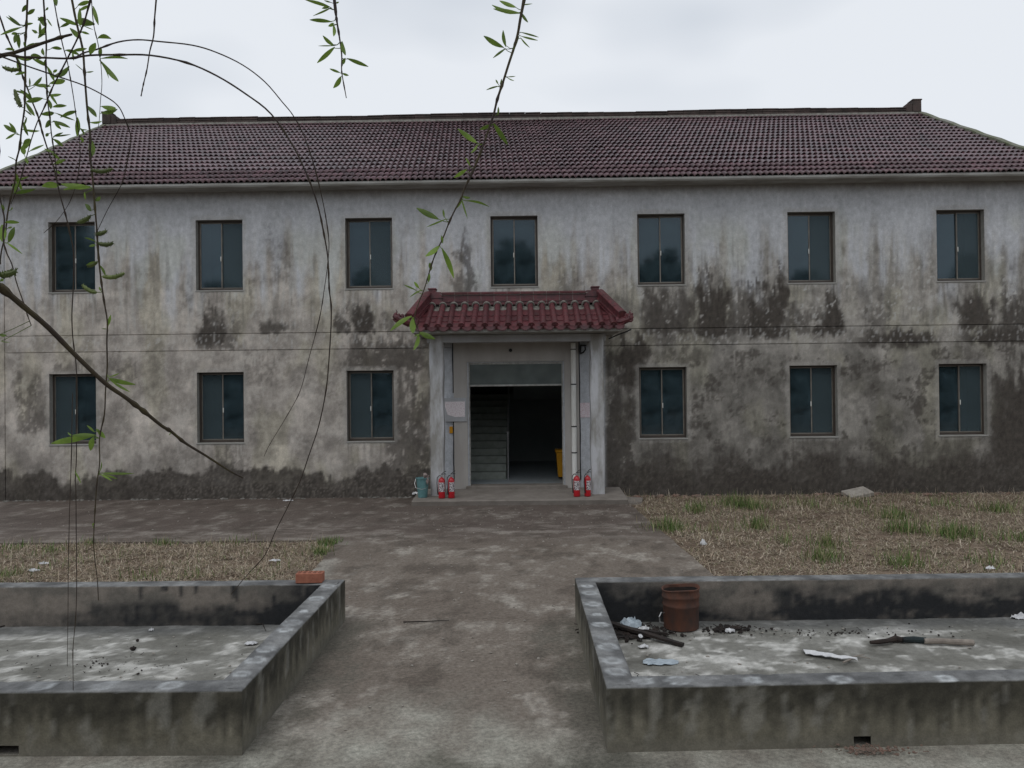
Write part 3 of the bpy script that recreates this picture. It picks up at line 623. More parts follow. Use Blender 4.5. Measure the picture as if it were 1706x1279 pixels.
MB().tube([(2.12, 14.98, 3.34), (2.05, 15.1, 3.31), (1.92, 15.3, 3.27), (1.75, 15.45, 3.20)], .013, 6).build('cable', 'black', house)
sb_ = MB(); sb_.box(-1.50, -1.43, FY-.03, FY+.004, 1.32, 1.46, .006); so_ = sb_.build('switch_box', 'yellow', house)

# canopy ---------------------------------------------------------------
CY0, CZ0, CY1, CZ1 = 14.95, 3.42, 16.12, 4.0; CL = math.hypot(CY1-CY0, CZ1-CZ0); CA = math.atan2(CZ1-CZ0, CY1-CY0)
EX0, EX1, TX0, TX1 = -2.08, 1.93, -1.86, 1.60                        # eave ends and ridge ends
cd = MB(); cd.box(EX0, EX1, 14.985, FY+.004, 3.315, 3.40, .008); canopy = cd.build('canopy', 'cornice', house)
dk = MB(); n4 = [(EX0, CY0+.04, CZ0-.02), (EX1, CY0+.04, CZ0-.02), (TX1+.1, CY1, CZ1-.02), (TX0-.1, CY1, CZ1-.02), (EX0, FY, CZ0-.02), (EX1, FY, CZ0-.02), (TX1+.1, FY, CZ1-.02), (TX0-.1, FY, CZ1-.02)]
dk.add(n4, [(0, 1, 2, 3), (0, 3, 7, 4), (1, 5, 6, 2), (3, 2, 6, 7), (0, 4, 5, 1)]); dk.build('mortar_bed', 'mortar', canopy)
cw, cs = math.cos(CA), math.sin(CA)
def onslope(x, s, h): return Vector((x, CY0+s*cw-h*cs, CZ0+s*cs+h*cw))
def captile(Ln):
    m = MB(); n = 10; V = []; F = []
    for s, r in ((0, .060), (Ln*.34, .056), (Ln*.34+.002, .061), (Ln*.67, .057), (Ln*.67+.002, .061), (Ln, .056)):
        for k in range(n+1):
            a = math.pi*k/n; V.append((r*math.cos(a), s, .018+r*1.05*math.sin(a)))
    w = n+1
    for i in range(5):
        for k in range(n): F.append((i*w+k, i*w+k+1, (i+1)*w+k+1, (i+1)*w+k))
    m.add(V, F)
    V = []; F = []                                                    # round end disc with a raised rim
    for r, y in ((.066, 0.), (.066, -.012), (.052, -.014), (.050, -.006), (.022, -.006), (.016, -.012)):
        for k in range(14): a = 2*math.pi*k/14; V.append((r*math.cos(a), y, .024+r*math.sin(a)))
    for i in range(5):
        for k in range(14): F.append((i*14+k, i*14+(k+1) % 14, (i+1)*14+(k+1) % 14, (i+1)*14+k))
    F.append(tuple(range(70, 84))[::-1]); m.add(V, F); return m
PT = .2245; NC = 18
def pan():
    m = MB(); n = 8; V = []; F = []
    for s, dz in ((0, .020), (.34, .004)):
        for k in range(n+1): a = math.pi*(.12+.76*k/n); V.append((-.098*math.cos(a), s, dz+.055-.060*math.sin(a)))
    for k in range(n+1): a = math.pi*(.12+.76*k/n); V.append((-.098*math.cos(a), .001, .007+.055-.060*math.sin(a)))
    w = n+1; F = [(k, k+1, w+k+1, w+k) for k in range(n)]+[(2*w+k, 2*w+k+1, k+1, k) for k in range(n)]
    return m.add(V, F)
pan_me = pan().mesh('pan_tile', 'glaze', smooth=True)
dr = MB(); n = 12; V = [(-.095, 0, .035), (.095, 0, .035)]; V2 = []
for k in range(n+1): a = math.pi*k/n; V2.append((.095*math.cos(a), -.02*math.sin(a), .02-.085*math.sin(a)**.8))
dr.add([(a, b-.006, c_) for a, b, c_ in V2]+[(a, b+.006, c_) for a, b, c_ in V2], [tuple(range(n+1))]+[(k, k+1, n+2+k, n+1+k) for k in range(n)]+[tuple(range(n+1, 2*n+2))[::-1]])
dr.add([(.095*math.cos(math.pi*k/n), -.008, .018-.085*math.sin(math.pi*k/n)) for k in range(n+1)]+[(.078*math.cos(math.pi*k/n), -.014-.02*math.sin(math.pi*k/n), .012-.066*math.sin(math.pi*k/n)) for k in range(n+1)], [(k, k+1, n+2+k, n+1+k) for k in range(n)])
drip_me = dr.mesh('drip_tile', 'glaze')
hipx = lambda s, side: (EX0-.06+(TX0-EX0+.0)*s/CL) if side < 0 else (EX1+.06+(TX1-EX1)*s/CL)
def smax(x):
    s = CL-.10
    if x < TX0: s = min(s, CL*(x-(EX0-.06))/(TX0-EX0+.06)-.10)
    if x > TX1: s = min(s, CL*((EX1+.06)-x)/(EX1+.06-TX1)-.10)
    return s
full_me = captile(CL-.16).mesh('cap_tile', 'glaze', smooth=True)
ar = MB(); V = []; F = []; n = 10
for r in (.062, .084):
    for y in (-.02, .03):
        for k in range(n+1): a = math.pi*k/n; V.append((r*math.cos(a), y, .015+r*1.1*math.sin(a)))
w = n+1
for i, j in ((0, 2), (2, 3)):
    for k in range(n): F.append((i*w+k, i*w+k+1, j*w+k+1, j*w+k))
arch_me = MB().add(V, F).mesh('mortar_arch', 'mortar')
for k in range(NC):
    x = EX0+.05+k*PT
    s = smax(x)
    if s > .25:
        me = full_me if s > CL-.2 else captile(max(.2, s-.05)).mesh('cap_tile', 'glaze', smooth=True)
        inst('cap_tile', me, canopy, onslope(x, random.uniform(-.015, .01), .0)-house.location, (CA, 0, R(random.uniform(-1.2, 1.2))))
        if s > CL-.2: inst('mortar_arch', arch_me, canopy, onslope(x, CL-.19, .0)-house.location, (CA, 0, 0))
    xm = x+PT/2
    if xm < EX1+.02:
        s = smax(xm); inst('drip_tile', drip_me, canopy, onslope(xm, -.03, .0)-house.location, (R(random.uniform(2, 12)), R(random.uniform(-3, 3)), 0))
        for q in range(4):
            s0 = q*.29
            if s0+.2 < min(s, CL*.80): inst('pan_tile', pan_me, canopy, onslope(xm, s0-.02+random.uniform(-.01, .01), 0)-house.location, (CA, 0, R(random.uniform(-1, 1))))
# canopy ridge of moulded pieces
half = [(.075, .0), (.085, .01), (.085, .035), (.06, .04), (.06, .055), (.075, .06), (.075, .078), (.05, .085), (.05, .165), (.08, .172), (.085, .195), (.05, .215), (0, .222)]
half = [(a, b*1.3) for a, b in half]
def rprof(k=1.): return [(-a*k, b*k) for a, b in half]+[(a*k, b*k) for a, b in half[::-1][1:]]
np_ = 11; pw2 = (TX1-TX0-.50)/np_
p_me = MB().prism(rprof(), 'x', .005, pw2-.005).mesh('ridge_tile', 'glaze')
MB().prism([(a+CY1-.05, b*.97+CZ1-.05) for a, b in [(a*.96, b) for a, b in rprof()]], 'x', TX0+.2, TX1-.2).build('ridge_core', 'mortar', canopy)
for k in range(np_): inst('ridge_tile', p_me, canopy, Vector((TX0+.25+k*pw2, CY1-.05, CZ1-.05))-house.location, (0, R(random.uniform(-.3, .3)), 0))
for x, s in ((TX0, 1), (TX1, -1)):
    e = MB(); q = sorted((x-s*.02, x+s*.25)); e.box(q[0], q[1], CY1-.13, CY1+.06, CZ1-.01, CZ1+.235, .01); q = sorted((x-s*.02, x+s*.13)); e.box(q[0], q[1], CY1-.12, CY1+.06, CZ1+.235, CZ1+.285, .008)
    q = sorted((x-s*.035, x+s*.145)); e.box(q[0], q[1], CY1-.135, CY1+.06, CZ1+.285, CZ1+.318, .008); q = sorted((x+s*.0, x+s*.27)); e.box(q[0], q[1], CY1-.15, CY1+.05, CZ1+.11, CZ1+.13); e.box(q[0], q[1], CY1-.145, CY1+.05, CZ1-.02, CZ1+.05)
    e.build('ridge_end_block', 'glaze', canopy)
def along(profile, A, B):
    A, B = Vector(A), Vector(B); d = (B-A).normalized(); sd = Vector((d.y, -d.x, 0)).normalized(); up = sd.cross(d)*-1
    if up.z < 0: up = -up
    V = [A+sd*a+up*b for a, b in profile]+[B+sd*a+up*b for a, b in profile]; n = len(profile)
    return [tuple(v) for v in V], [(i, (i+1) % n, n+(i+1) % n, n+i) for i in range(n)]+[tuple(range(n)), tuple(range(n, 2*n))]
for side, tx, ex in ((-1, TX0, EX0-.04), (1, TX1, EX1+.0)):
    A = Vector((tx+side*.01, CY1-.04, CZ1-.0)); B = Vector((ex, CY0+.12, CZ0+.03))
    for k in range(4):
        h = MB(); V, F = along(rprof(.98), A.lerp(B, k/4+.004), A.lerp(B, (k+1)/4-.004)); h.add(V, F); h.build('hip_tile', 'glaze', canopy)
    # corner ornament: a short scaly beast head, snout lifted, with crest and jaw
    f = MB(); P = [B+Vector((-side*.05, .06, .09)), B+Vector((side*.06, -.03, .09)), B+Vector((side*.14, -.08, .115)), B+Vector((side*.21, -.12, .135)), B+Vector((side*.27, -.15, .18)), B+Vector((side*.31, -.17, .21))]
    P = [B+(p-B)*(1. if side < 0 else .72) for p in P]; f.tube(P, [.095, .085, .070, .062, .058, .03], 9)
    f.tube([P[3]+Vector((0, 0, -.03)), P[4]+Vector((0, 0, -.075)), P[5]+Vector((side*.01, 0, -.07))], [.04, .03, .012], 7)
    for q in range(6): p = P[0].lerp(P[4], q/5.)+Vector((0, random.uniform(-.03, .03), .075-.006*q)); f.rock(tuple(p), .035, (1.1, 1, 1.2), q+40)
    for q in range(8): p = P[0].lerp(P[4], random.random())+Vector((0, -.06, random.uniform(-.05, .03))); f.rock(tuple(p), .026, (1, 1, 1), q+60)
    p = P[4]; f.tube([tuple(p+Vector((0, 0, .04))), tuple(p+Vector((-side*.03, 0, .10))), tuple(p+Vector((-side*.01, 0, .14)))], [.022, .014, .004], 6)
    f.build('corner_finial', 'glaze', canopy)

# ------------------------------------------------------------------ inside the doorway
st = MB().box(-1.55, -.34, 17.55, 20.4, .2, .21).build('staircase', 'step', house)
for k in range(12): MB().box(-1.55, -.36, 17.6+k*.27, 17.6+(k+1)*.27+.02, .2, .2+(k+1)*.158, .008).build('stair_step', 'step', st)
hr = MB(); hr.tube([(-.31, 17.55, .2), (-.31, 17.55, 1.22)], .018, 8); hr.rock((-.31, 17.55, 1.26), .035, seed=3); hr.tube([(-.31, 17.55, 1.15), (-.31, 20.7, 3.0)], .022, 8)
for k in range(1, 8): hr.tube([(-.31, 17.6+k*.4, .2+k*.234), (-.31, 17.6+k*.4, 1.18+k*.234)], .009, 6)
hr.build('handrail', 'steel', st)
sl2 = MB(); sl2.prism([(20.9, 1.95), (18.2, 3.24), (18.2, 3.44), (20.9, 2.10)], 'x', -.2, 1.5); sl2.build('upper_flight', 'dark', st)
MB().box(-1.75, 1.65, 20.9, 22.0, 1.95, 2.10).build('landing', 'dark', st)
it = MB(); it.box(-1.85, -1.75, FY+3, 22.1, .2, 3.22); it.box(1.65, 1.75, FY+3, 22.1, .2, 3.22); it.box(-1.75, 1.65, 22.0, 22.1, .2, 3.22); it.build('stairwell_wall', 'dark', house)
yb = thing('wheeled_bin', (.93, 17.55, .2), 'yellow plastic wheeled bin standing inside the dark doorway', 'bin')
b = MB(); P = [(.0, -.17, .06), (.30, -.17, .06), (.34, -.20, .60), (-.04, -.20, .60)]
V = [(x-.12, y, z) for x, y, z in P]+[(x-.12, -y, z) for x, y, z in P]
b.add(V, [(0, 1, 2, 3), (5, 4, 7, 6), (0, 3, 7, 4), (1, 5, 6, 2), (0, 4, 5, 1), (3, 2, 6, 7)]); b.build('body', 'yellow', yb, keep=True)
MB().box(-.18, .24, -.23, .22, .60, .66, .015).build('lid', 'yellow', yb, keep=True)
MB().tube([(-.10, .19, .06), (.16, .19, .06)], .06, 12).build('wheel', 'black', yb, keep=True)

# ================================================================== concrete basins
def rect_stations(x0, x1, y0, y1, step):
    """stations round a rectangle: point, outward mitre direction, side index"""
    Cn = [(x0, y0), (x1, y0), (x1, y1), (x0, y1)]; nr = [(0, -1), (1, 0), (0, 1), (-1, 0)]; out = []
    for k in range(4):
        a, b = np.array(Cn[k]), np.array(Cn[(k+1) % 4]); n = max(2, int(np.linalg.norm(b-a)/step))
        for i in range(n):
            t_ = i/n; m = np.array(nr[k], float)
            if i == 0: m = m+np.array(nr[k-1], float)
            out.append((*(a+(b-a)*t_), *m, k))
    return np.array(out)
TH, HT = .185, .392
tprof = [(0, z) for z in np.linspace(-.05, HT-.012, 16)]+[(-.004, HT-.004), (-.012, HT)]+[(-w, HT) for w in np.linspace(.03, TH-.03, 8)]+[(-TH+.012, HT), (-TH+.004, HT-.004)]+[(-TH, z) for z in np.linspace(HT-.012, -.02, 16)]
tprof = np.array(tprof)
def basin(label, x0, x1, y0, y1, shear, rings, seed, hole, soot):
    T = thing('concrete_basin', ((x0+x1)/2, (y0+y1)/2, 0), label, 'basin'); stn = rect_stations(x0, x1, y0, y1, .035); n = len(stn); m = len(tprof)
    o = tprof[:, 0]; z = tprof[:, 1]
    X = stn[:, 0][:, None]+stn[:, 2][:, None]*o[None, :]; Y = stn[:, 1][:, None]+stn[:, 3][:, None]*o[None, :]; Z = np.repeat(z[None, :], n, 0)
    edge = np.repeat(((z > HT-.02))[None, :], n, 0)
    Y = Y+shear*(X-x0 if shear > 0 else 0)*np.interp(Y, [y0, y1], [1, .35])
    along_ = np.where(np.isin(stn[:, 4], (0, 2)), stn[:, 0], stn[:, 1])[:, None]+0*X
    Z = Z+np.where(edge, .007*(fbm(along_*2.2, along_*0, seed, 3)-.5)+.004*(fbm(along_*14, o[None, :]*40, seed+5, 2)-.5)-.016*ss(.66, .8, fbm(along_*5, o[None, :]*9+stn[:, 4][:, None]*5, seed+15, 4, .65)), 0)
    wob = .006*(fbm(along_*1.6, Z*3+stn[:, 4][:, None]*7, seed+2, 3)-.5); X = X+wob*np.sign(stn[:, 2][:, None]); Y = Y+wob
    V = np.stack([X, Y, Z], -1).reshape(-1, 3); sec = np.repeat(np.select([np.arange(m) < 16, np.arange(m) < 28], [0, 1], 2)[None, :], n, 0).reshape(-1)
    al = along_.reshape(-1)+stn[:, 4].repeat(m)*11.; zz = V[:, 2]; side = stn[:, 4].repeat(m)
    n1 = nn(fbm(al*2.2, zz*3, seed, 4, .6)); stx = nn(fbm(al*18, zz*1.5, seed+3, 5, .68)); fi = nn(fbm(al*9, zz*9, seed+4, 3, .6)); big = nn(fbm(al*.9, zz*.6, seed+8, 3))
    # outer face: dark run-off from the rim, paler foot
    oc_ = lerp((.205, .188, .145), (.10, .092, .069), .55*n1+.45*big)
    oc_ = lerp(oc_, (.032, .030, .024), ss(-.06+.24*stx, .24+.16*stx, zz)*(.80+.25*(fi-.5)))
    oc_ = lerp(oc_, (.26, .25, .22), ss(.72, .95, nn(fbm(al*7, zz*2.0, seed+6, 4, .65)))*.45); oc_ = lerp(oc_, (.16, .15, .125), ss(.10, .02, zz)*.5)
    tcx = nn(fbm(V[:, 0]*3.2, V[:, 1]*3.2, seed+7, 4, .6)); top = lerp((.105, .105, .105), (.235, .235, .23), tcx); top = lerp(top, (.08, .08, .078), ss(.5, .65, fbm(V[:, 0]*7, V[:, 1]*7, seed+9, 3))*.5)
    for rx, ry, rr in rings:
        d = np.hypot(V[:, 0]-rx, V[:, 1]-ry)+.018*(fi-.5); top = lerp(top, (.52, .54, .545), np.maximum(ss(.026, .004, np.abs(d-rr))*(.25+.6*fi), ss(rr*1.5, 0, d)*.3)); top = lerp(top, (.18, .18, .175), ss(rr*.5, rr*.2, d)*.6)
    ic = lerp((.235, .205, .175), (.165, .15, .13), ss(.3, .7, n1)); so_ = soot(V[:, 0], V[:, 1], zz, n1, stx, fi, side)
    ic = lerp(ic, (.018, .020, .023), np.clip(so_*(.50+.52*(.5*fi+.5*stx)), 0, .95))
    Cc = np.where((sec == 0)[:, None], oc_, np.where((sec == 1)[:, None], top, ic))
    F = []
    for i in range(n):
        j = (i+1) % n
        for k in range(m-1):
            if hole and stn[i, 4] == 0 and hole[0] < stn[i, 0] < hole[1] and 0 < z[k] < .055 and k < 15: continue
            F.append((i*m+k, j*m+k, j*m+k+1, i*m+k+1))
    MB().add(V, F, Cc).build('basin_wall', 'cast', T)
    xs = np.arange(x0+TH-.02, x1-TH+.02, .03); ys = np.linspace(y0+TH-.02, y1-TH+.05+max(0, shear)*(x1-x0)*.5, int((y1-y0)/.03)); Xf, Yf = np.meshgrid(xs, ys)
    xf, yf = Xf.ravel(), Yf.ravel(); a1 = nn(fbm(xf*1.2, yf*1.5, seed+20, 5, .62)); a2 = nn(fbm(xf*3.4, yf*4.6, seed+21, 5, .66)); a3 = nn(fbm(xf*12, yf*12, seed+23, 3, .6))
    c_ = lerp((.155, .15, .13), (.265, .258, .232), a1); c_ = lerp(c_, (.60, .585, .545), ss(.50, .74, a2*.6+a1*.4)*(.35+.65*a3)*.9); c_ = lerp(c_, (.10, .096, .082), ss(.6, .9, nn(fbm(xf*2.2+9, yf*2.6, seed+22, 4, .62)))*.55)
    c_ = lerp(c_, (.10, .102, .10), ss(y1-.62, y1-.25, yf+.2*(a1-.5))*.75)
    Vf = np.stack([xf, yf, .012+.012*(a1-.5)], 1); nx = len(xs)
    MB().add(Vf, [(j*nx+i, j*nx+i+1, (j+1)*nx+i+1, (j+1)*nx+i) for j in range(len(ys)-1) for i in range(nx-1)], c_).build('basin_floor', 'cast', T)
    return T
ringsL = [(-1.82, y, r) for y, r in ((7.28, .05), (6.85, .055), (6.45, .03), (6.12, .06), (5.95, .045), (5.5, .05), (5.28, .055), (5.02, .04))]+[(x, 4.84, .055) for x in (-3.0, -2.6, -2.2)]
ringsR = [(.59, y, r) for y, r in ((7.2, .04), (6.95, .05), (6.6, .05), (6.28, .03), (6.02, .05), (5.72, .035), (5.5, .058), (5.22, .05), (5.02, .05))]+[(x, 4.86, r) for x, r in ((.74, .05), (.95, .06), (1.42, .04), (1.95, .05), (2.6, .05))]
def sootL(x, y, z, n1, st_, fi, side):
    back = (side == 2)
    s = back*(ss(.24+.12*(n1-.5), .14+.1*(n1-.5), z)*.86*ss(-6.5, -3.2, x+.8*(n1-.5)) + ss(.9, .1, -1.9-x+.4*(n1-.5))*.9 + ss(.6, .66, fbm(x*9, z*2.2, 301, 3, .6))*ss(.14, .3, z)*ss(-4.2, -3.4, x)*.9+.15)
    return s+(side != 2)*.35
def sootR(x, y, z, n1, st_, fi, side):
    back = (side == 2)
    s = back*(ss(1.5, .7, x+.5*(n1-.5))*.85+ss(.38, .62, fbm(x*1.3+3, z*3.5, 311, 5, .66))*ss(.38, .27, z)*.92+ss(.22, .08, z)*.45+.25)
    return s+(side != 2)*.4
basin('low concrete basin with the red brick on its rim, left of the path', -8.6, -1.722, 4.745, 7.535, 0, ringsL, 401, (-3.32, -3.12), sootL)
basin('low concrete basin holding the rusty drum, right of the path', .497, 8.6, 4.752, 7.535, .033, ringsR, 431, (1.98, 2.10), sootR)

# ================================================================== things standing about
# fire extinguishers
def ext_parts():
    p = {}
    b = MB().lathe([(.055, 0), (.062, .006), (.064, .02), (.064, .33), (.058, .36), (.040, .385), (.022, .395), (.02, .41)], n=22); p['body'] = b.mesh('cylinder_body', 'red', smooth=True)
    V = []; n = 9
    for z in (.13, .31):
        for k in range(n+1): a = math.pi*(1.18+.64*k/n); V.append((.0652*math.cos(a), .0652*math.sin(a), z))
    p['label'] = MB().add(V, [(k, k+1, n+2+k, n+1+k) for k in range(n)]).mesh('label', 'extlabel')
    v = MB().lathe([(.017, .40), (.019, .405), (.019, .445), (.012, .45)], n=12); v.box(-.012, .014, -.012, .012, .43, .46, .003); p['valve'] = v.mesh('valve', 'steel')
    h = MB(); h.tube([(-.012, 0, .455), (.05, 0, .475), (.085, 0, .466)], .007, 6); h.tube([(-.012, 0, .46), (.04, 0, .505), (.085, 0, .525)], .007, 6); p['handle'] = h.mesh('handle', 'black')
    h = MB().tube([(-.012, 0, .435), (-.05, -.005, .44), (-.085, -.01, .40), (-.092, -.01, .30), (-.084, -.012, .17), (-.072, -.012, .07)], [.008, .008, .008, .008, .009, .014], 7); p['hose'] = h.mesh('hose', 'black', smooth=True)
    return p
ep = ext_parts()
def gz(y): return .10+(y-14.96)*.07/1.34
for px, yy, rz, lab in ((736, 15.20, .15, 'red fire extinguisher nearest the teal bucket, left of the doorway'), (752, 15.21, .9, 'red fire extinguisher nearest the doorway, on its left side'),
                        (961, 15.24, .05, 'red fire extinguisher at the foot of the white downpipe'), (979, 15.25, 1.2, 'red fire extinguisher against the right porch column')):
    x = at(px, 820, yy).x; e = thing('fire_extinguisher', (x, yy, gz(yy)+.002), lab, 'extinguisher', 'fire extinguishers by the doorway'); e.rotation_euler = (0, 0, rz*.5)
    for nm, k in (('cylinder_body', 'body'), ('label', 'label'), ('valve', 'valve'), ('handle', 'handle'), ('hose', 'hose')): inst(nm, ep[k], e)
# teal bucket with a rag
bk = thing('bucket', (-1.955, 15.32, gz(15.32)), 'teal plastic bucket with a rag over its rim beside the porch column', 'bucket')
MB().lathe([(.085, 0), (.09, .004), (.125, .36), (.135, .362), (.137, .385), (.128, .388), (.118, .36), (.08, .02)], n=26).build('pail', 'teal', bk, smooth=True, keep=True)
rg = MB(); rg.rock((.085, -.02, .40), .055, (1, 1.1, .8), 4); rg.rock((.06, -.05, .44), .045, (1, 1, .9), 5); rg.rock((.10, -.08, .33), .04, (.8, .6, 1.6), 6); rg.build('rag', 'rag', bk, keep=True)
MB().tube([(-.13, 0, .375), (-.15, -.05, .28), (-.12, -.11, .2), (0, -.14, .17), (.10, -.11, .2)], .004, 5).build('handle', 'steel', bk, keep=True)
# notice board and notices
nb = thing('notice_board', (-1.47, FY-.066, 1.62), 'square grey notice board with a torn pinkish sheet left of the doorway', 'board')
x0, z1 = at(739, 663, FY-.07).x, at(739, 663, FY-.07).z; x1, z0 = at(778, 702, FY-.07).x, at(778, 702, FY-.07).z
MB().box(x0, x1, FY-.075, FY-.052, z0, z1, .004).build('panel', 'cream', nb)
q = [at(a, b, FY-.080) for a, b in ((741, 669), (774.5, 668.5), (774.5, 694), (758, 694.5), (746, 691), (741, 677))]
MB().add([tuple(p) for p in q]+[(p.x, p.y+.002, p.z) for p in q], [tuple(range(6))[::-1], tuple(range(6, 12))]+[(i, (i+1) % 6, 6+(i+1) % 6, 6+i) for i in range(6)]).build('sheet', 'notice', nb)
q = [at(a, b, FY-.012) for a, b in ((965, 671), (982.5, 670.5), (983, 695), (965.5, 695.5))]
o = MB().add([tuple(p) for p in q]+[(p.x, p.y+.002, p.z) for p in q], [(3, 2, 1, 0), (4, 5, 6, 7)]+[(i, (i+1) % 4, 4+(i+1) % 4, 4+i) for i in range(4)]).build('paper_notice', 'pinknotice')
tag(o, 'pale pink printed notice on the wall between downpipe and right column', 'notice')
# brick on the rim
bk = thing('loose_brick', (-2.03, 7.43, HT+.004), 'new red perforated brick lying on the rim of the left basin', 'brick'); bk.rotation_euler = (0, 0, R(2))
b = MB(); b.box(-.125, .125, -.06, .06, 0, .092, .005); b.build('brick_body', 'brick', bk, keep=True)
for i in range(5):
    for j in range(2):
        MB().lathe([(.012, .0915), (.012, .093), (.0155, .0945), (.0155, .0915)], (-.096+.048*i, -.025+.05*j, 0), 10).build('core_hole', 'rust', bk, keep=True)
# rusty drum
dr_ = thing('rusty_drum', (1.44, 7.175, .018), 'rusty open-topped steel drum in the corner of the right basin', 'drum')
def dent(p, a):
    x, y, z = p; k = max(0, (z-.22)/.18); return (x*(1+.05*k*math.sin(2*a+.6)), y*(1-.06*k*math.sin(2*a+.2)), z+k*(.014*math.sin(a+2.)+.007*math.sin(3*a))-.015*x*k)
MB().lathe([(.145, 0), (.155, .004), (.157, .21), (.163, .22), (.163, .235), (.158, .245), (.160, .295), (.166, .305), (.166, .32), (.160, .33), (.161, .372), (.167, .378), (.167, .388), (.161, .392), (.155, .385), (.153, .02), (.02, .012)], n=36, fn=dent, cap=False).build('drum_shell', 'rust', dr_, smooth=True, keep=True)
MB().lathe([(.151, .36), (.151, .03), (.02, .025)], n=36, fn=dent, cap=False).build('dark_lining', 'char', dr_, smooth=True, keep=True)  # near-black lining: soot and the shade inside the drum share one colour
MB().tube([(-.155, -.03, .15), (-.185, -.05, .16), (-.205, -.06, .12), (-.20, -.06, .07), (-.165, -.05, .055)], .006, 6).build('wire_handle', 'steel', dr_, keep=True)
for c_ in dr_.children: c_.scale = (1.02, 1.02, .93)
# burnt rubbish beside the drum
def frag(n, c, r, mats, seed, lo=.008, hi=.028):
    rr = random.Random(seed); m = MB()
    for i in range(n):
        a = rr.uniform(0, 6.28); q = abs(rr.gauss(0, .5)); x = c[0]+r[0]*q*math.cos(a); y = c[1]+r[1]*q*math.sin(a); s = rr.uniform(lo, hi)
        if rr.random() < .5: m.rock((x, y, .02+s*.4), s, (1, rr.uniform(.5, 1.2), rr.uniform(.4, .8)), i)
        else:
            b_ = rr.uniform(0, 3.14); l = s*rr.uniform(1.5, 4); m.tube([(x, y, .022+s*.3), (x+l*math.cos(b_), y+l*math.sin(b_), .022+s*rr.uniform(.2, .9))], s*.22, 5)
    return m
tag(frag(560, (.99, 7.0), (.36, .22), 0, 5, .006, .026).build('ash_heap', 'char'), 'heap of burnt black scraps and ash left of the rusty drum', 'ash', kind='stuff')
tag(frag(230, (1.86, 7.08), (.36, .13), 0, 6, .005, .02).build('ash_scraps', 'char'), 'scattered black scraps right of the rusty drum', 'ash', kind='stuff')
tag(frag(150, (2.8, 6.95), (1.9, .3), 0, 8, .003, .011).build('ash_crumbs', 'char'), 'dark crumbs strewn along the back of the right basin floor', 'crumbs', kind='stuff')
tag(frag(260, (1.0, 5.75), (.42, .24), 0, 9, .003, .013).build('ash_crumbs', 'char'), 'dark flakes of ash near the left end of the right basin', 'ash', kind='stuff')
tag(frag(120, (-3.4, 6.3), (1.5, .8), 0, 10, .003, .010).build('ash_crumbs', 'char'), 'dark grit scattered on the floor of the left basin', 'grit', kind='stuff')
def plank(name, A, B, w, h, mat, lab, cat, tw=.3):
    A, B = Vector(A), Vector(B); T = []; n = 9; d = (B-A).normalized(); sd = d.cross(Vector((0, 0, 1))).normalized(); up = sd.cross(d); m = MB(); V = []
    for i in range(n):
        p = A.lerp(B, i/(n-1)); k = 1-.25*abs(i/(n-1)-.4)+.16*math.sin(i*2.3); 
        for a, b_ in ((-1, -1), (1, -1), (1, 1), (-1, 1)): V.append(tuple(p+sd*a*w*k+up*b_*h*(1+.2*math.sin(i*1.7+a))))
    m.add(V, [(i*4+k, i*4+(k+1) % 4, i*4+4+(k+1) % 4, i*4+4+k) for i in range(n-1) for k in range(4)]+[(3, 2, 1, 0), (4*n-4, 4*n-3, 4*n-2, 4*n-1)])
    return tag(m.build(name, mat), lab, cat)
a, b = on(1008, 1040, .06), on(1138, 1075, .03); plank('charred_plank', (a.x, a.y, .085), (b.x, b.y, .035), .028, .012, 'char', 'long charred brown plank slanting out of the ash heap', 'plank')
a, b = on(1030, 1046, .05), on(1112, 1056, .05); plank('charred_plank', (a.x, a.y, .06), (b.x, b.y, .05), .016, .01, 'char', 'short charred stick lying behind the long burnt plank', 'stick')
a, b = on(1015, 1062, .03), on(1085, 1060, .03); plank('charred_plank', (a.x, a.y, .03), (b.x, b.y, .03), .012, .009, 'char', 'thin charred stick in front of the long burnt plank', 'stick')
def crumple(name, c, r, sc, mat, lab, cat, seed):
    rr = random.Random(seed); n = 9; V = []; m = MB()
    for j in range(n):
        for i in range(n):
            u, v = i/(n-1)*2-1, j/(n-1)*2-1; k = 1-.25*(u*u*v*v)
            V.append((c[0]+r*sc[0]*u*k+rr.gauss(0, r*.06), c[1]+r*sc[1]*v*k+rr.gauss(0, r*.06), c[2]+r*sc[2]*(max(0, 1-u*u-v*v)*.7+abs(rr.gauss(0, .35)))))
    k = len(V); V += [(x, y, z-.002) for x, y, z in V]
    F = [(j*n+i, j*n+i+1, (j+1)*n+i+1, (j+1)*n+i) for j in range(n-1) for i in range(n-1)]; m.add(V, F+[tuple(q+k for q in f[::-1]) for f in F])
    return tag(m.build(name, mat), lab, cat)
def cr(px, py, r, sc, mat, lab, cat, seed, z=.022, name='crumpled_paper'):
    p = on(px, py, z); return crumple(name, (p.x, p.y, z), r, sc, mat, lab, cat, seed)
cr(1052, 1044, .085, (1.1, .9, .9), 'plastic', 'crumpled pale blue plastic bag on the ash heap', 'plastic bag', 11, .03, 'plastic_bag')
cr(1073, 1048, .04, (1.2, .7, .6), 'paper', 'white paper scrap beside the blue plastic bag', 'paper', 12, .06)
cr(1067, 1060, .03, (.6, 1.4, .5), 'paper', 'narrow white paper strip hanging over the charred plank', 'paper', 13, .05)
cr(1072, 1078, .035, (1.3, .7, .6), 'paper', 'small white paper scrap in front of the charred plank', 'paper', 14)
cr(1216, 1052, .04, (1.1, .7, .6), 'paper', 'pale crumpled scrap right of the rusty drum', 'paper', 15)
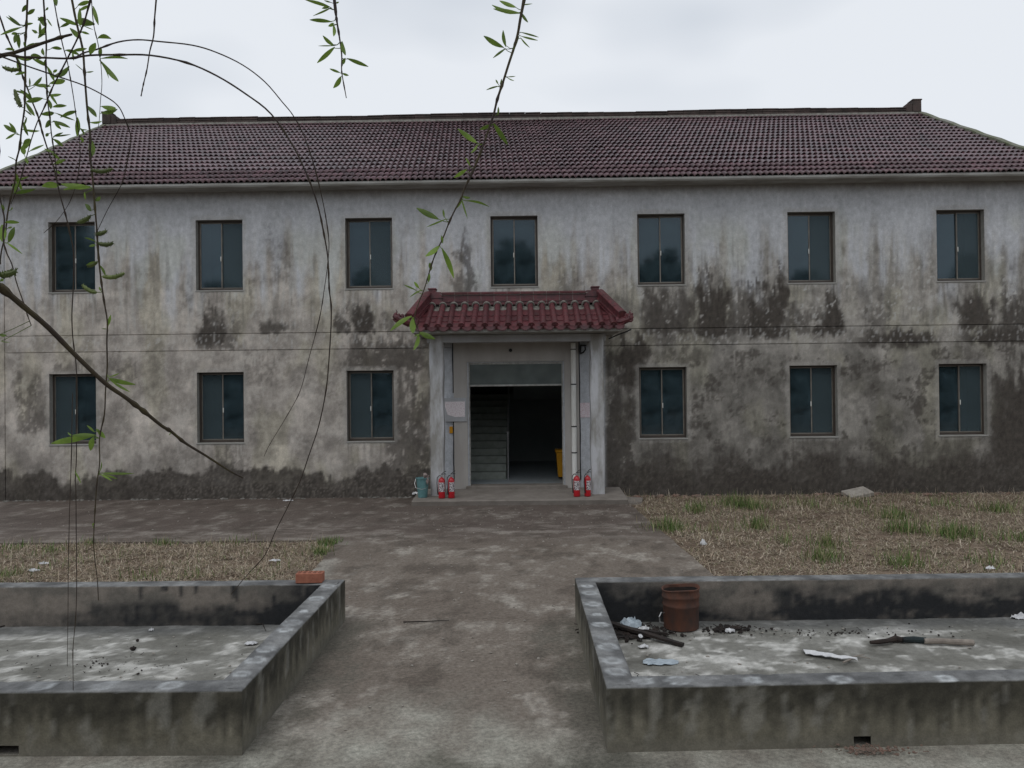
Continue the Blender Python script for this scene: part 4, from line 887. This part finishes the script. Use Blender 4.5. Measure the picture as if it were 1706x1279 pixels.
cr(1100, 1103, .11, (1.3, .6, .12), 'plastic', 'flattened bluish plastic scraps near the front rim of the right basin', 'plastic', 16, .02, 'plastic_scrap')
cr(418, 1072, .045, (1.2, .9, .35), 'paper', 'folded white paper on the left basin floor near its side wall', 'paper', 17)
cr(252, 1050, .022, (1, 1, .9), 'paper', 'tiny white crumpled scrap on the left basin floor', 'paper', 18)
cr(1172, 908, .06, (.8, .5, 1.1), 'paper', 'white paper scrap in the dry grass right of the path', 'paper', 19, .03)
cr(1650, 948, .05, (1, .7, .7), 'paper', 'white scrap in the dry grass behind the right basin', 'paper', 20, .02)
cr(57, 951, .055, (1.3, .6, .5), 'paper', 'nearer of two white scraps in the left dry grass', 'paper', 21, .0)
cr(73, 939, .05, (1.3, .6, .5), 'paper', 'farther of two white scraps in the left dry grass', 'paper', 22, .0)
cr(458, 934, .05, (1.5, .6, .4), 'paper', 'pale flat scrap in the left dry grass near the brick', 'paper', 23, .0)
cr(382, 829, .09, (1.6, .5, .25), 'paper', 'white litter at the foot of the wall left of the porch', 'paper', 24, .0)
cr(480, 834, .07, (1.6, .5, .25), 'paper', 'small white litter on the forecourt left of the porch', 'paper', 25, .0)
cr(694, 824, .085, (1.1, .7, .7), 'paper', 'crumpled white litter beside the teal bucket', 'paper', 26, .05)
cr(1700, 1030, .07, (1.2, .6, .6), 'paper', 'white litter at the right edge on the basin floor', 'paper', 27, .02)
for px, py, r, sd_, lab in ((222, 1080, .022, 1, 'small dark pebble on the left basin floor'), (229, 1066, .013, 2, 'tiny dark pebble behind the small pebble on the left basin floor'),):
    p = on(px, py, .03); tag(MB().rock((p.x, p.y, .028), r, (1.2, 1, .9), sd_).build('pebble', 'char'), lab, 'pebble')
rr = random.Random(21); m = MB()
for i in range(420):
    x = rr.uniform(-2.2, 2.1) if i % 3 else rr.uniform(-9, 2); y = rr.uniform(5, 16) if i % 3 else rr.uniform(11.8, 16.1); s_ = rr.uniform(.004, .012)
    if y < 7.6 and not -1.65 < x < .42: continue
    m.rock((x, y, s_*.4), s_, (1.3, 1, .6), i)
tag(m.build('grit', 'stone'), 'loose grit and crumbs scattered over the path and forecourt', 'grit', kind='stuff')
rr = random.Random(22); m = MB()
for i in range(90):
    x = .9+abs(rr.gauss(0, 1.5)); y = rr.uniform(5.1, 7.2); m.rock((x, y, .022), rr.uniform(.003, .011), (1.4, 1, .5), i)
for i in range(70):
    x = -2.1-abs(rr.gauss(0, 1.6)); y = rr.uniform(5.1, 7.2); m.rock((x, y, .022), rr.uniform(.003, .010), (1.4, 1, .5), i)
tag(m.build('lime_crumbs', 'stone'), 'pale lime crumbs scattered over both basin floors', 'crumbs', kind='stuff')
# white torn sheet with a twig
p0, p1 = on(1338, 1084, .03), on(1428, 1100, .03); V = []; n = 14; rr = random.Random(3)
for i in range(n):
    u = i/(n-1); c0 = p0.lerp(p1, u); w = .05*(1-u)**.8+.012; z = .024+.014*abs(math.sin(u*9))*u
    V += [(c0.x, c0.y-w, z+rr.uniform(0, .012)), (c0.x, c0.y, z+.014+rr.uniform(0, .01)), (c0.x, c0.y+w, z+rr.uniform(0, .012))]
k = len(V); F = [(i*3+j, i*3+3+j, i*3+4+j, i*3+1+j) for i in range(n-1) for j in (0, 1)]
o = MB().add(V+[(x, y, z-.003) for x, y, z in V], F+[tuple(q+k for q in f[::-1]) for f in F]).build('torn_sheet', 'paper'); tag(o, 'torn white sheet lying on the right basin floor', 'paper')
tw = MB(); q = [on(a, b, .035) for a, b in ((1405, 1103), (1418, 1098), (1428, 1092), (1440, 1090))]; tw.tube([tuple(p) for p in q], [.008, .007, .005, .003], 6); tw.tube([tuple(q[2]), tuple(on(1450, 1097, .03))], .004, 5)
tag(tw.build('dry_twig', 'wood'), 'forked pale twig at the end of the torn white sheet', 'twig')
# stick with cloth-bound burnt end
s_ = thing('burnt_pole', tuple(on(1540, 1070, .02)), 'pale wooden pole with a charred cloth-wrapped end on the basin floor', 'pole')
q = [on(a, b, .045) for a, b in ((1540, 1068), (1570, 1068), (1600, 1069.5), (1622, 1070.5))]; MB().tube([tuple(p) for p in q], [.023, .024, .025, .026], 9).build('shaft', 'wood', s_)
q = [on(a, b, .045) for a, b in ((1503, 1065.5), (1522, 1065), (1543, 1067))]; MB().tube([tuple(p) for p in q], [.024, .027, .026], 9).build('cloth_binding', 'tealdark', s_)
q = [on(a, b, .045) for a, b in ((1450, 1070), (1465, 1069), (1480, 1067), (1492, 1064), (1504, 1066))]; t_ = MB().tube([tuple(p) for p in q], [.014, .022, .020, .030, .024], 8); t_.tube([tuple(q[3]), tuple(q[3]+Vector((.0, .0, .045)))], [.016, .005], 6); t_.build('charred_end', 'char', s_)
for pts, lab in ((((425, 1040), (450, 1037), (476, 1034)), 'thin dark twig across the left basin floor'), (((0, 1044), (12, 1041), (22, 1039)), 'dark stick at the left edge of the basin floor'), (((672, 1036), (710, 1035), (748, 1033)), 'thin dark straw lying on the path between the basins')):
    z = .025 if pts[0][0] < 600 else .012; q = [on(a, b, z) for a, b in pts]; t_ = MB().tube([tuple(p) for p in q], [.007, .006, .003], 6)
    if pts[0][0] == 425: t_.tube([tuple(on(437, 1038, .025)), tuple(on(443, 1051, .02))], [.005, .002], 5)
    tag(t_.build('dry_twig', 'char'), lab, 'twig')
# slab leaning by the wall, rubble
sb_ = MB(); c0 = on(1432, 829, -.03); sb_.box(-.26, .26, -.17, .17, -.045, .045, .012)
o = sb_.build('concrete_slab', 'stone'); o.location = (c0.x, c0.y+.1, .045); o.rotation_euler = (R(14), R(-9), R(12)); tag(o, 'pale broken concrete slab lying at the foot of the right wall', 'slab')
rr = random.Random(9); m = MB()
for i in range(60):
    x = rr.uniform(2.1, 10.8); s = rr.choice((.03, .04, .05, .07)); m.rock((x, 16.12-abs(rr.gauss(0, .12)), -.02+s*.2), s, (1.4, .9, .6), i)
tag(m.build('rubble', 'rubble'), 'crumbled brick and stone along the foot of the right wall', 'rubble', kind='stuff')
m = MB()
for i in range(90):
    x = rr.uniform(-10.8, -2.2); s = rr.uniform(.012, .035); m.rock((x, 16.2-abs(rr.gauss(0, .05)), s*.3), s, (1.6, .9, .6), i)
tag(m.build('crumbled_render', 'mortar'), 'crumbled render along the foot of the left wall', 'rubble', kind='stuff')
m = frag(170, (2.07, 4.71), (.34, .07), 0, 33, .004, .013); tag(m.build('dead_leaves', 'rubble'), 'dry debris at the drain hole of the right basin', 'debris', kind='stuff')

# ================================================================== willow hanging into the view
willow = thing('willow_tree', (-2.7, .9, -.02), 'weeping willow with thin hanging shoots and young green leaves', 'tree')
TR = MB(); TR.tube([(-2.7, .9, -.1), (-2.68, .9, .5), (-2.62, .92, 1.4), (-2.6, .95, 2.3), (-2.65, 1.0, 3.2), (-2.6, 1.1, 4.2)], [.24, .19, .165, .15, .12, .08], 14); TR.build('trunk', 'bark', willow, smooth=True)
def cat_rom(P, k=4):
    P = [np.array(p, float) for p in P]; P = [2*P[0]-P[1]]+P+[2*P[-1]-P[-2]]; out = []
    for i in range(1, len(P)-2):
        a, b, c_, d = P[i-1:i+3]
        for j in range(k):
            t_ = j/k; out.append(.5*((2*b)+(c_-a)*t_+(2*a-5*b+4*c_-d)*t_**2+(3*b-a-3*c_+d)*t_**3))
    return out+[P[-2]]
LIMBS = [[(-2.65, 1.0, 3.0), (-2.0, 1.3, 3.7), (-1.2, 1.7, 4.1), (-.3, 2.1, 4.3), (.5, 2.4, 4.2)], [(-2.6, .95, 2.2), (-2.1, 1.4, 2.85), (-1.75, 1.8, 3.05)], [(-2.6, 1.0, 2.5), (-2.1, 1.2, 2.75), (-1.6, 1.45, 2.70)], [(-2.65, 1.05, 3.5), (-2.2, 1.7, 4.0), (-1.7, 2.2, 4.1), (-1.2, 2.5, 4.0)]]
for l_ in LIMBS: q = cat_rom(l_); MB().tube(q, list(np.linspace(.055, .014, len(q))), 8).build('limb', 'bark', willow, smooth=True)
# shoots: points in the picture with the distance from the lens, thickness at start and end, limb anchor
SH_ = [
 (2.0, 2.0, .0052, .0030, (-1.75, 1.8, 3.05), [(0, 93), (25, 87), (60, 75), (100, 62), (120, 57)]),
 (1.9, 2.2, .0028, .0010, (-1.75, 1.8, 3.05), [(0, 90), (40, 95), (75, 96), (115, 97), (150, 92), (200, 91), (250, 92), (310, 104), (360, 126), (410, 156), (452, 190), (490, 245), (515, 300), (530, 345), (541, 390), (547, 430), (549, 480), (551, 520), (548, 590), (544, 650), (530, 710), (515, 760), (500, 800), (480, 845), (460, 885), (440, 925), (412, 958), (385, 990)]),
 (1.95, 2.5, .0021, .0008, None, [(128, 95), (140, 88), (160, 82), (195, 70), (230, 66), (265, 69), (320, 75), (360, 87), (405, 108), (440, 136), (470, 170), (487, 192), (505, 225), (525, 280), (537, 330), (545, 370), (549, 405), (547, 440), (541, 480), (532, 530), (515, 600), (500, 650), (480, 690), (450, 740), (440, 760)]),
 (1.9, 2.3, .0020, .0009, (-1.75, 1.8, 3.05), [(5, 95), (45, 110), (90, 125), (140, 142), (175, 160), (195, 175), (208, 195), (217, 230), (214, 265), (207, 290), (200, 310), (180, 350), (162, 385)]),
 (2.2, 2.3, .0034, .0012, (-1.5, 2.25, 4.05), [(118, -10), (125, 30), (132, 55), (138, 85), (142, 120), (144, 150), (147, 190), (149, 225), (151, 260), (154, 300), (157, 345), (160, 380), (164, 420), (168, 460), (173, 500), (178, 535), (179, 570), (178, 610), (175, 650), (173, 690), (167, 730), (165, 770), (163, 800), (160, 830), (157, 870), (155, 900), (158, 930), (161, 965), (164, 1000)]),
 (2.3, 2.5, .0018, .0008, (-1.5, 2.25, 4.05), [(88, -10), (95, 30), (105, 75), (112, 100), (118, 130), (124, 165), (128, 195), (131, 225), (132, 262), (129, 300), (118, 335), (95, 366), (73, 388)]),
 (2.1, 2.2, .0026, .0018, (-1.7, 2.2, 4.1), [(46, -10), (44, 40), (42, 80), (43, 120), (41, 150), (40, 180), (36, 215), (33, 245), (28, 270), (24, 300), (19, 330), (12, 360), (8, 390), (3, 420), (0, 440)]),
 (2.3, 2.6, .0026, .0010, (-1.75, 1.9, 3.0), [(-8, 10), (0, 30), (8, 55), (20, 80), (30, 105), (40, 130), (47, 150), (55, 170), (63, 195), (71, 220), (80, 250), (90, 285), (98, 320), (106, 350), (112, 368), (118, 395), (122, 420), (123, 455), (122, 490), (120, 525), (122, 560), (125, 590), (126, 620), (126, 700), (127, 760), (126, 790), (127, 830), (128, 880), (128, 930), (127, 980), (125, 1030), (122, 1080), (121, 1120), (122, 1150)]),
 (2.0, 2.1, .0022, .0010, (-1.4, 2.4, 4.02), [(152, -5), (140, 35), (128, 65), (113, 95), (100, 120), (88, 145), (75, 175), (62, 205), (50, 240), (40, 275), (30, 310), (18, 340)]),
 (2.2, 2.3, .0024, .0014, (-1.5, 2.3, 4.05), [(72, -10), (75, 30), (76, 70), (76, 110), (78, 145), (80, 165), (83, 195), (86, 220), (90, 255), (95, 290)]),
 (2.4, 2.4, .0015, .0008, (-1.3, 2.45, 4.02), [(152, -5), (156, 40), (163, 75), (168, 110), (169, 140), (168, 165), (165, 200), (163, 215)]),
 (2.0, 2.0, .0022, .0012, (-1.1, 1.75, 4.12), [(261, -10), (257, 30), (255, 60), (250, 85), (244, 115), (238, 140), (235, 160)]),
 (1.8, 1.8, .0024, .0010, (-.5, 2.0, 4.27), [(556, -10), (560, 30), (564, 60), (568, 90), (569, 110), (570, 125), (577, 163)]),
 (2.0, 2.0, .0036, .0010, (.15, 2.2, 4.26), [(875, -10), (868, 30), (862, 55), (855, 80), (848, 105), (838, 135), (828, 165), (822, 190), (815, 215), (805, 240), (797, 262), (785, 290), (775, 312), (768, 330), (757, 350), (748, 370), (738, 395), (730, 415), (720, 440), (712, 465), (705, 485), (700, 500), (690, 530), (700, 556)]),
 (1.5, 2.0, .0068, .0018, (-1.6, 1.45, 2.70), [(-20, 464), (0, 478), (40, 510), (80, 545), (125, 590), (175, 637), (210, 662), (240, 685), (270, 709), (285, 718), (310, 738), (340, 757), (365, 773), (385, 786), (405, 796)]),
 (2.1, 2.1, .0022, .0012, (-1.75, 1.9, 3.0), [(-6, 300), (2, 340), (8, 365), (4, 395), (12, 420), (20, 440), (28, 470), (38, 500), (45, 520), (52, 542)]),
 (2.2, 2.2, .0012, .0007, None, [(121, 655), (118, 760), (116, 860), (115, 950), (113, 1020), (112, 1110)]),
]
shoots = []; allp = []; rrj = random.Random(5)
for i, (d0, d1, r0, r1, anchor, pts) in enumerate(SH_):
    n = len(pts); pts = [(px+(rrj.uniform(-1.3, 1.3) if 0 < k < n-1 else 0), py) for k, (px, py) in enumerate(pts)]; W3 = [at(px, py, d0+(d1-d0)*k/max(1, n-1)) for k, (px, py) in enumerate(pts)]
    for k in range(n): allp.append((pts[k][0], pts[k][1], i, W3[k]))
    for k in range(n-1):
        for f_ in (.33, .66): allp.append((pts[k][0]*(1-f_)+pts[k+1][0]*f_, pts[k][1]*(1-f_)+pts[k+1][1]*f_, i, W3[k].lerp(W3[k+1], f_)))
    q = [tuple(p) for p in W3]; pre = 0
    if anchor is not None:
        A = Vector(anchor); q = [tuple(A), tuple(W3[0]+(W3[0]-W3[1]).normalized()*.38*(A-W3[0]).length)]+q; pre = 2
    q = cat_rom(q, 4); m_ = len(q); rad = [r0]*min(pre*4, m_-1); rest = m_-len(rad); rad += list(np.linspace(r0, r1, rest)); rr = random.Random(i)
    rad = [r_*(1+(.55 if rr.random() < .13 else 0)+rr.uniform(-.06, .06)) for r_ in rad]
    if i == 0: rad[-1] = r1*.9
    shoots.append(MB().tube(q, rad, 8).build('shoot', 'twig' if i in (0, 4, 6, 13, 14) else 'twigdark', willow, smooth=True))
allp_xy = np.array([(p[0], p[1]) for p in allp])
def crop(ox, oy, s, rows): return [(ox+a/s, oy+b/s, ox+c_/s, oy+d/s, w) for a, b, c_, d, w in rows]
k5 = 5.33
LV = [(860, 12, 832, 1, .2), (867, 21, 819, 10, .13), (867, 22, 822, 14, .14), (868, 20, 880, 37, .24), (870, 8, 887, 5, .1), (839, 79, 806, 58, .2), (843, 78, 838, 50, .22), (843, 80, 821, 96, .14), (866, 53, 898, 60, .08), (868, 60, 896, 68, .1), (865, 60, 857, 84, .2), (867, 62, 882, 80, .1), (832, 143, 810, 150, .12), (830, 140, 826, 132, .3), (833, 140, 835, 131, .3), (845, 128, 859, 127, .12), (845, 129, 857, 134, .12),
 (820, 208, 799, 216, .26), (822, 205, 846, 241, .2), (829, 192, 831, 178, .25), (795, 238, 762, 215, .2), (796, 240, 785, 255, .2), (783, 277, 776, 262, .2), (778, 282, 756, 295, .24), (731, 365, 694, 346, .22), (745, 364, 710, 378, .07), (740, 362, 738, 348, .24), (768, 328, 779, 364, .07), (775, 334, 815, 342, .09), (770, 334, 759, 348, .2), (770, 327, 784, 329, .3), (733, 408, 709, 427, .24), (736, 413, 758, 462, .16), (737, 405, 736, 392, .35), (718, 450, 717, 437, .45), (714, 470, 716, 455, .3), (704, 482, 682, 494, .1), (698, 480, 690, 469, .35), (693, 483, 673, 474, .12),
 (686, 526, 649, 549, .17), (688, 528, 689, 555, .34), (698, 553, 724, 566, .28), (697, 556, 690, 583, .24), (699, 556, 690, 560, .3),
 (553, 36, 516, 35, .17), (555, 40, 557, 60, .24), (556, 38, 547, 44, .45), (557, 76, 537, 60, .26), (558, 78, 528, 104, .18), (558, 76, 530, 77, .07), (570, 68, 576, 92, .24), (578, 97, 614, 110, .17), (571, 107, 575, 96, .45), (567, 121, 549, 114, .22), (570, 122, 581, 126, .32), (568, 127, 556, 147, .32), (551, 12, 508, 0, .1), (553, 12, 522, 27, .08), (548, 12, 536, 13, .32), (559, 5, 565, 3, .4), (552, 4, 540, 0, .2)]
LV += crop(0, 0, k5, [(185, 230, 50, 150, .12), (235, 40, 195, 105, .36), (245, 130, 310, 80, .38), (225, 215, 295, 210, .26), (700, 225, 530, 155, .22), (710, 235, 715, 70, .2), (735, 225, 830, 265, .1), (715, 280, 795, 300, .3), (800, 485, 850, 380, .42), (885, 510, 900, 415, .34), (890, 520, 1130, 510, .07), (890, 535, 1065, 715, .14), (880, 530, 970, 690, .06), (690, 45, 800, 10, .28), (455, 425, 550, 430, .28), (375, 510, 270, 490, .3), (390, 490, 375, 425, .38), (410, 520, 405, 590, .34), (470, 640, 510, 620, .45), (440, 740, 575, 705, .25), (290, 760, 370, 680, .22), (310, 755, 450, 770, .2), (240, 830, 130, 800, .14), (380, 870, 230, 900, .28), (465, 950, 590, 935, .22), (480, 1000, 360, 1020, .26), (490, 1000, 665, 1065, .11), (470, 1070, 620, 1135, .2), (480, 1070, 540, 1150, .25), (450, 1060, 400, 1130, .35), (140, 1180, 35, 1100, .25), (145, 1175, 85, 1085, .28), (140, 1180, 45, 1230, .18), (215, 970, 285, 1020, .15), (210, 1275, 265, 1230, .4), (470, 1210, 630, 1200, .1), (470, 1215, 560, 1175, .2), (795, 1085, 905, 1070, .18), (750, 1195, 710, 1135, .28), (750, 635, 670, 565, .08), (190, 240, 0, 305, .12), (150, 290, 125, 380, .3), (165, 300, 170, 430, .26), (350, 310, 360, 200, .2), (330, 290, 280, 265, .4), (400, 160, 335, 180, .5), (420, 165, 460, 235, .14), (405, 90, 425, 60, .45), (210, 440, 300, 380, .2), (130, 440, 45, 440, .25), (180, 220, 70, 140, .2), (350, 300, 360, 330, .5), (210, 300, 230, 330, .6), (230, 430, 210, 370, .35), (430, 810, 380, 760, .22), (280, 880, 250, 800, .2), (240, 1040, 215, 1110, .2), (430, 1180, 405, 1210, .6), (150, 290, 100, 300, .5), (265, 770, 265, 690, .18)])
LV += crop(0, 220, k5, [(200, 160, 270, 60, .36), (215, 200, 195, 120, .5), (230, 225, 240, 280, .4), (145, 250, 70, 210, .12), (120, 545, 320, 510, .15), (130, 540, 160, 450, .3), (110, 500, 135, 440, .4), (40, 805, 170, 800, .2), (75, 980, 135, 845, .3), (60, 980, 190, 1085, .1), (20, 970, 20, 820, .36), (35, 700, 20, 640, .4), (810, 490, 540, 460, .16), (800, 480, 560, 500, .14), (750, 530, 755, 600, .22), (810, 700, 755, 635, .32), (840, 610, 890, 570, .5), (850, 970, 750, 940, .16), (850, 1000, 790, 1010, .4), (860, 1150, 770, 1180, .25), (900, 1190, 935, 1270, .26), (460, 190, 530, 240, .3), (470, 60, 560, 125, .3), (820, 210, 800, 60, .3), (740, 90, 720, 40, .5), (490, 340, 540, 370, .4), (70, 850, 110, 845, .4), (100, 690, 110, 665, .4)])
LV += crop(0, 440, k5, [(890, 10, 935, 100, .2), (950, 560, 985, 450, .22), (960, 1010, 1200, 1080, .14), (970, 1020, 1160, 1125, .1), (980, 1000, 1060, 970, .12), (-10, 620, 60, 630, .4), (0, 150, 30, 130, .6), (895, 235, 880, 200, .4), (950, 575, 905, 570, .2), (0, 680, 90, 690, .1)])
LV += crop(0, 660, k5, [(850, 345, 640, 345, .2), (830, 350, 450, 400, .11), (840, 320, 775, 255, .2), (830, 360, 795, 480, .36), (870, 300, 935, 370, .4), (880, 310, 850, 290, .5), (640, 350, 600, 320, .2), (880, 680, 1190, 680, .07), (885, 670, 900, 580, .12), (890, 690, 990, 755, .14), (920, 690, 1040, 740, .14), (665, 665, 715, 770, .12), (1520, 320, 1500, 345, .3), (820, 1150, 835, 1125, .35)])
CK = crop(0, 0, k5, [(175, 610, 25, 595, 1), (185, 945, 130, 795, 1)])+crop(0, 220, k5, [(-5, 1265, 145, 1230, 1), (810, 335, 1000, 325, 1), (800, 745, 690, 800, 1), (850, 905, 945, 875, 1), (870, 985, 1005, 985, 1), (860, 1155, 780, 1185, .8)])+crop(0, 440, k5, [(915, 110, 1105, 80, 1), (855, 250, 730, 185, .9)])
def nearest(px, py):
    d = np.hypot(allp_xy[:, 0]-px, allp_xy[:, 1]-py); return allp[int(np.argmin(d))]
rr = random.Random(77)
for i in range(40):                                                    # the leafy tangle at the upper left
    px, py, si, _ = allp[rr.randrange(len(allp))]
    for t_ in range(60):
        if px < 185 and py < 330 and si in (4, 5, 6, 7, 8, 9, 10): break
        px, py, si, _ = allp[rr.randrange(len(allp))]
    a_ = math.radians(rr.choice((20, 160))+rr.uniform(-45, 70)); l_ = rr.uniform(14, 34); LV.append((px+2, py, px+l_*math.cos(a_), py+l_*math.sin(a_), rr.uniform(.14, .32)))
for ax, ay, bx, by, wr in LV:
    _, _, si, P3 = nearest(ax, ay); Y = P3.y; A = at(ax, ay, Y); Ln = (at(bx, by, Y)-A).length; B = at(bx, by, Y+rr.uniform(-.45, .45)*Ln)
    d = B-A; L_ = d.length; d.normalize(); tocam = (Vector((0, 0, EYE))-A).normalized()
    sd = d.cross(tocam).normalized(); ang = rr.uniform(-.7, .7); sd = (sd*math.cos(ang)+d.cross(sd)*math.sin(ang)).normalized(); nn = d.cross(sd)
    wd = wr*1.02*L_*.5/max(.6, math.cos(ang)); n = 7; V = []; curl = rr.uniform(-.10, .10)
    for k in range(n):
        u = k/(n-1); w = wd*math.sin(math.pi*min(1, u*.94+.03))**.85; c_ = A+d*(u*L_)+nn*(curl*L_*math.sin(math.pi*u)*1.2)+sd*(curl*L_*.6*u*u)
        V += [tuple(c_-sd*w+nn*w*.35), tuple(c_), tuple(c_+sd*w+nn*w*.35)]
    F = [(i*3+j, i*3+1+j, i*3+4+j, i*3+3+j) for i in range(n-1) for j in (0, 1)]; m_ = MB().add(V, F)
    gap = (P3-A).length
    if .002 < gap < .12: m_.tube([tuple(P3), tuple(A.lerp(P3, .5)+Vector((0, 0, -.002))), tuple(A+d*.004)], [.0011, .0009, .0008], 5)   # its little stalk
    m_.build('leaf', 'leaf', shoots[si], smooth=True)
for ax, ay, bx, by, s in CK:
    _, _, si, P3 = nearest(ax, ay); Y = P3.y; A = at(ax, ay, Y); B = at(bx, by, Y+.004); n = 14; m_ = MB(); L_ = (B-A).length
    bow = Vector((0, 0, -.10*L_)); C_ = [A.lerp(B, k/(n-1))+bow*math.sin(math.pi*k/(n-1)) for k in range(n)]
    m_.tube([tuple(c_) for c_ in C_], [.0022+.0042*math.sin(math.pi*min(1, k/(n-1)*.92+.06))**.6*s for k in range(n)], 8)
    for k in range(70):
        c_ = C_[rr.randrange(1, n-1)]; v = Vector((rr.gauss(0, 1), rr.gauss(0, 1), rr.gauss(0, 1))).normalized(); m_.tube([tuple(c_+v*.003), tuple(c_+v*.0085*s)], [.0013, .0007], 4)
    if (P3-A).length > .002: m_.tube([tuple(P3), tuple(A)], .0012, 5)
    m_.build('catkin', 'catkin', shoots[si])

# ================================================================== trees behind the viewer, mirrored in the window panes
def leafcloud(blobs, n, size, seed):
    r = np.random.default_rng(seed); Vs = []
    vol = np.array([b[3]*b[4]*b[5] for b in blobs], float); cnt = (vol/vol.sum()*n).astype(int)
    for b, k in zip(blobs, cnt):
        v = r.normal(size=(k, 3)); v /= np.linalg.norm(v, axis=1)[:, None]; q = r.uniform(.15, 1., (k, 1))**.45; p = v*q*np.array(b[3:6])+np.array(b[:3])
        p += .12*np.array(b[3:6])*r.normal(size=(k, 3))
        a = r.normal(size=(k, 3)); a /= np.linalg.norm(a, axis=1)[:, None]; c_ = np.cross(a, r.normal(size=(k, 3))); c_ /= np.linalg.norm(c_, axis=1)[:, None]
        s = r.uniform(.6, 1.3, (k, 1))*size
        Vs.append(np.stack([p-a*s, p+c_*s*.5, p+a*s, p-c_*s*.5], 1).reshape(-1, 3))
    V = np.concatenate(Vs); return MB().add(V, [(4*i, 4*i+1, 4*i+2, 4*i+3) for i in range(len(V)//4)])
TLAB = ['tall dark tree filling the reflection in the leftmost upper window', 'tree just showing in the reflection in the second upper window from the left', 'narrow tree mirrored in the upper window left of the porch roof', 'round-crowned tree mirrored in the upper window above the porch roof', 'bushy tree mirrored in the upper window right of the porch roof', 'low tree mirrored in the second upper window from the right', 'bushy tree mirrored in the rightmost upper window']
TREES = [(-32, 15.5, 4.6), (-21.5, 10.4, 2.2), (-11.6, 11.3, 1.7), (-.5, 13.0, 3.2), (10.2, 12.2, 2.8), (20.6, 10.9, 2.4), (31, 11.6, 3.0)]
for i, (x, h, w_) in enumerate(TREES):
    T = thing('broadleaf_tree', (x, -22, -.07), TLAB[i], 'tree', 'trees mirrored in the windows'); r2 = random.Random(i+3)
    MB().tube([(0, 0, 0), (.1, .05, h*.25), (0, .1, h*.5), (.05, 0, h*.85)], [.26, .2, .14, .03], 9).build('trunk', 'farbark', T, smooth=True, keep=True)
    bl = [(0, 0, h*.62, w_*.75, w_*.75, h*.3)]
    for k in range(9): a = r2.uniform(0, 6.28); q = r2.uniform(.3, .62)*w_; bl.append((q*math.cos(a), q*math.sin(a), h*r2.uniform(.38, .78), w_*.42, w_*.42, h*.13))
    bl.append((r2.uniform(-.2, .2)*w_, 0, h*.86, w_*.36, w_*.36, h*.12))
    leafcloud(bl, 11000, .27, i).build('crown', 'treeleaf', T, keep=True)
    for k in range(4):
        a = r2.uniform(0, 6.28); MB().tube([(0, .05, h*.35+k*.5), (w_*.4*math.cos(a), w_*.4*math.sin(a), h*.5+k*.6)], [.09, .02], 6).build('limb', 'farbark', T, keep=True)
H_ = leafcloud([(x, -20.5+1.2*math.sin(x), 2.3+.4*math.sin(x*1.7), 2.8, 1.5, 2.7+.5*math.sin(x*.9)) for x in range(-44, 46, 4)], 42000, .26, 99)
tag(H_.build('hedge', 'treeleaf'), 'unbroken dark shrubbery mirrored in the lower window panes', 'shrubs', kind='stuff')
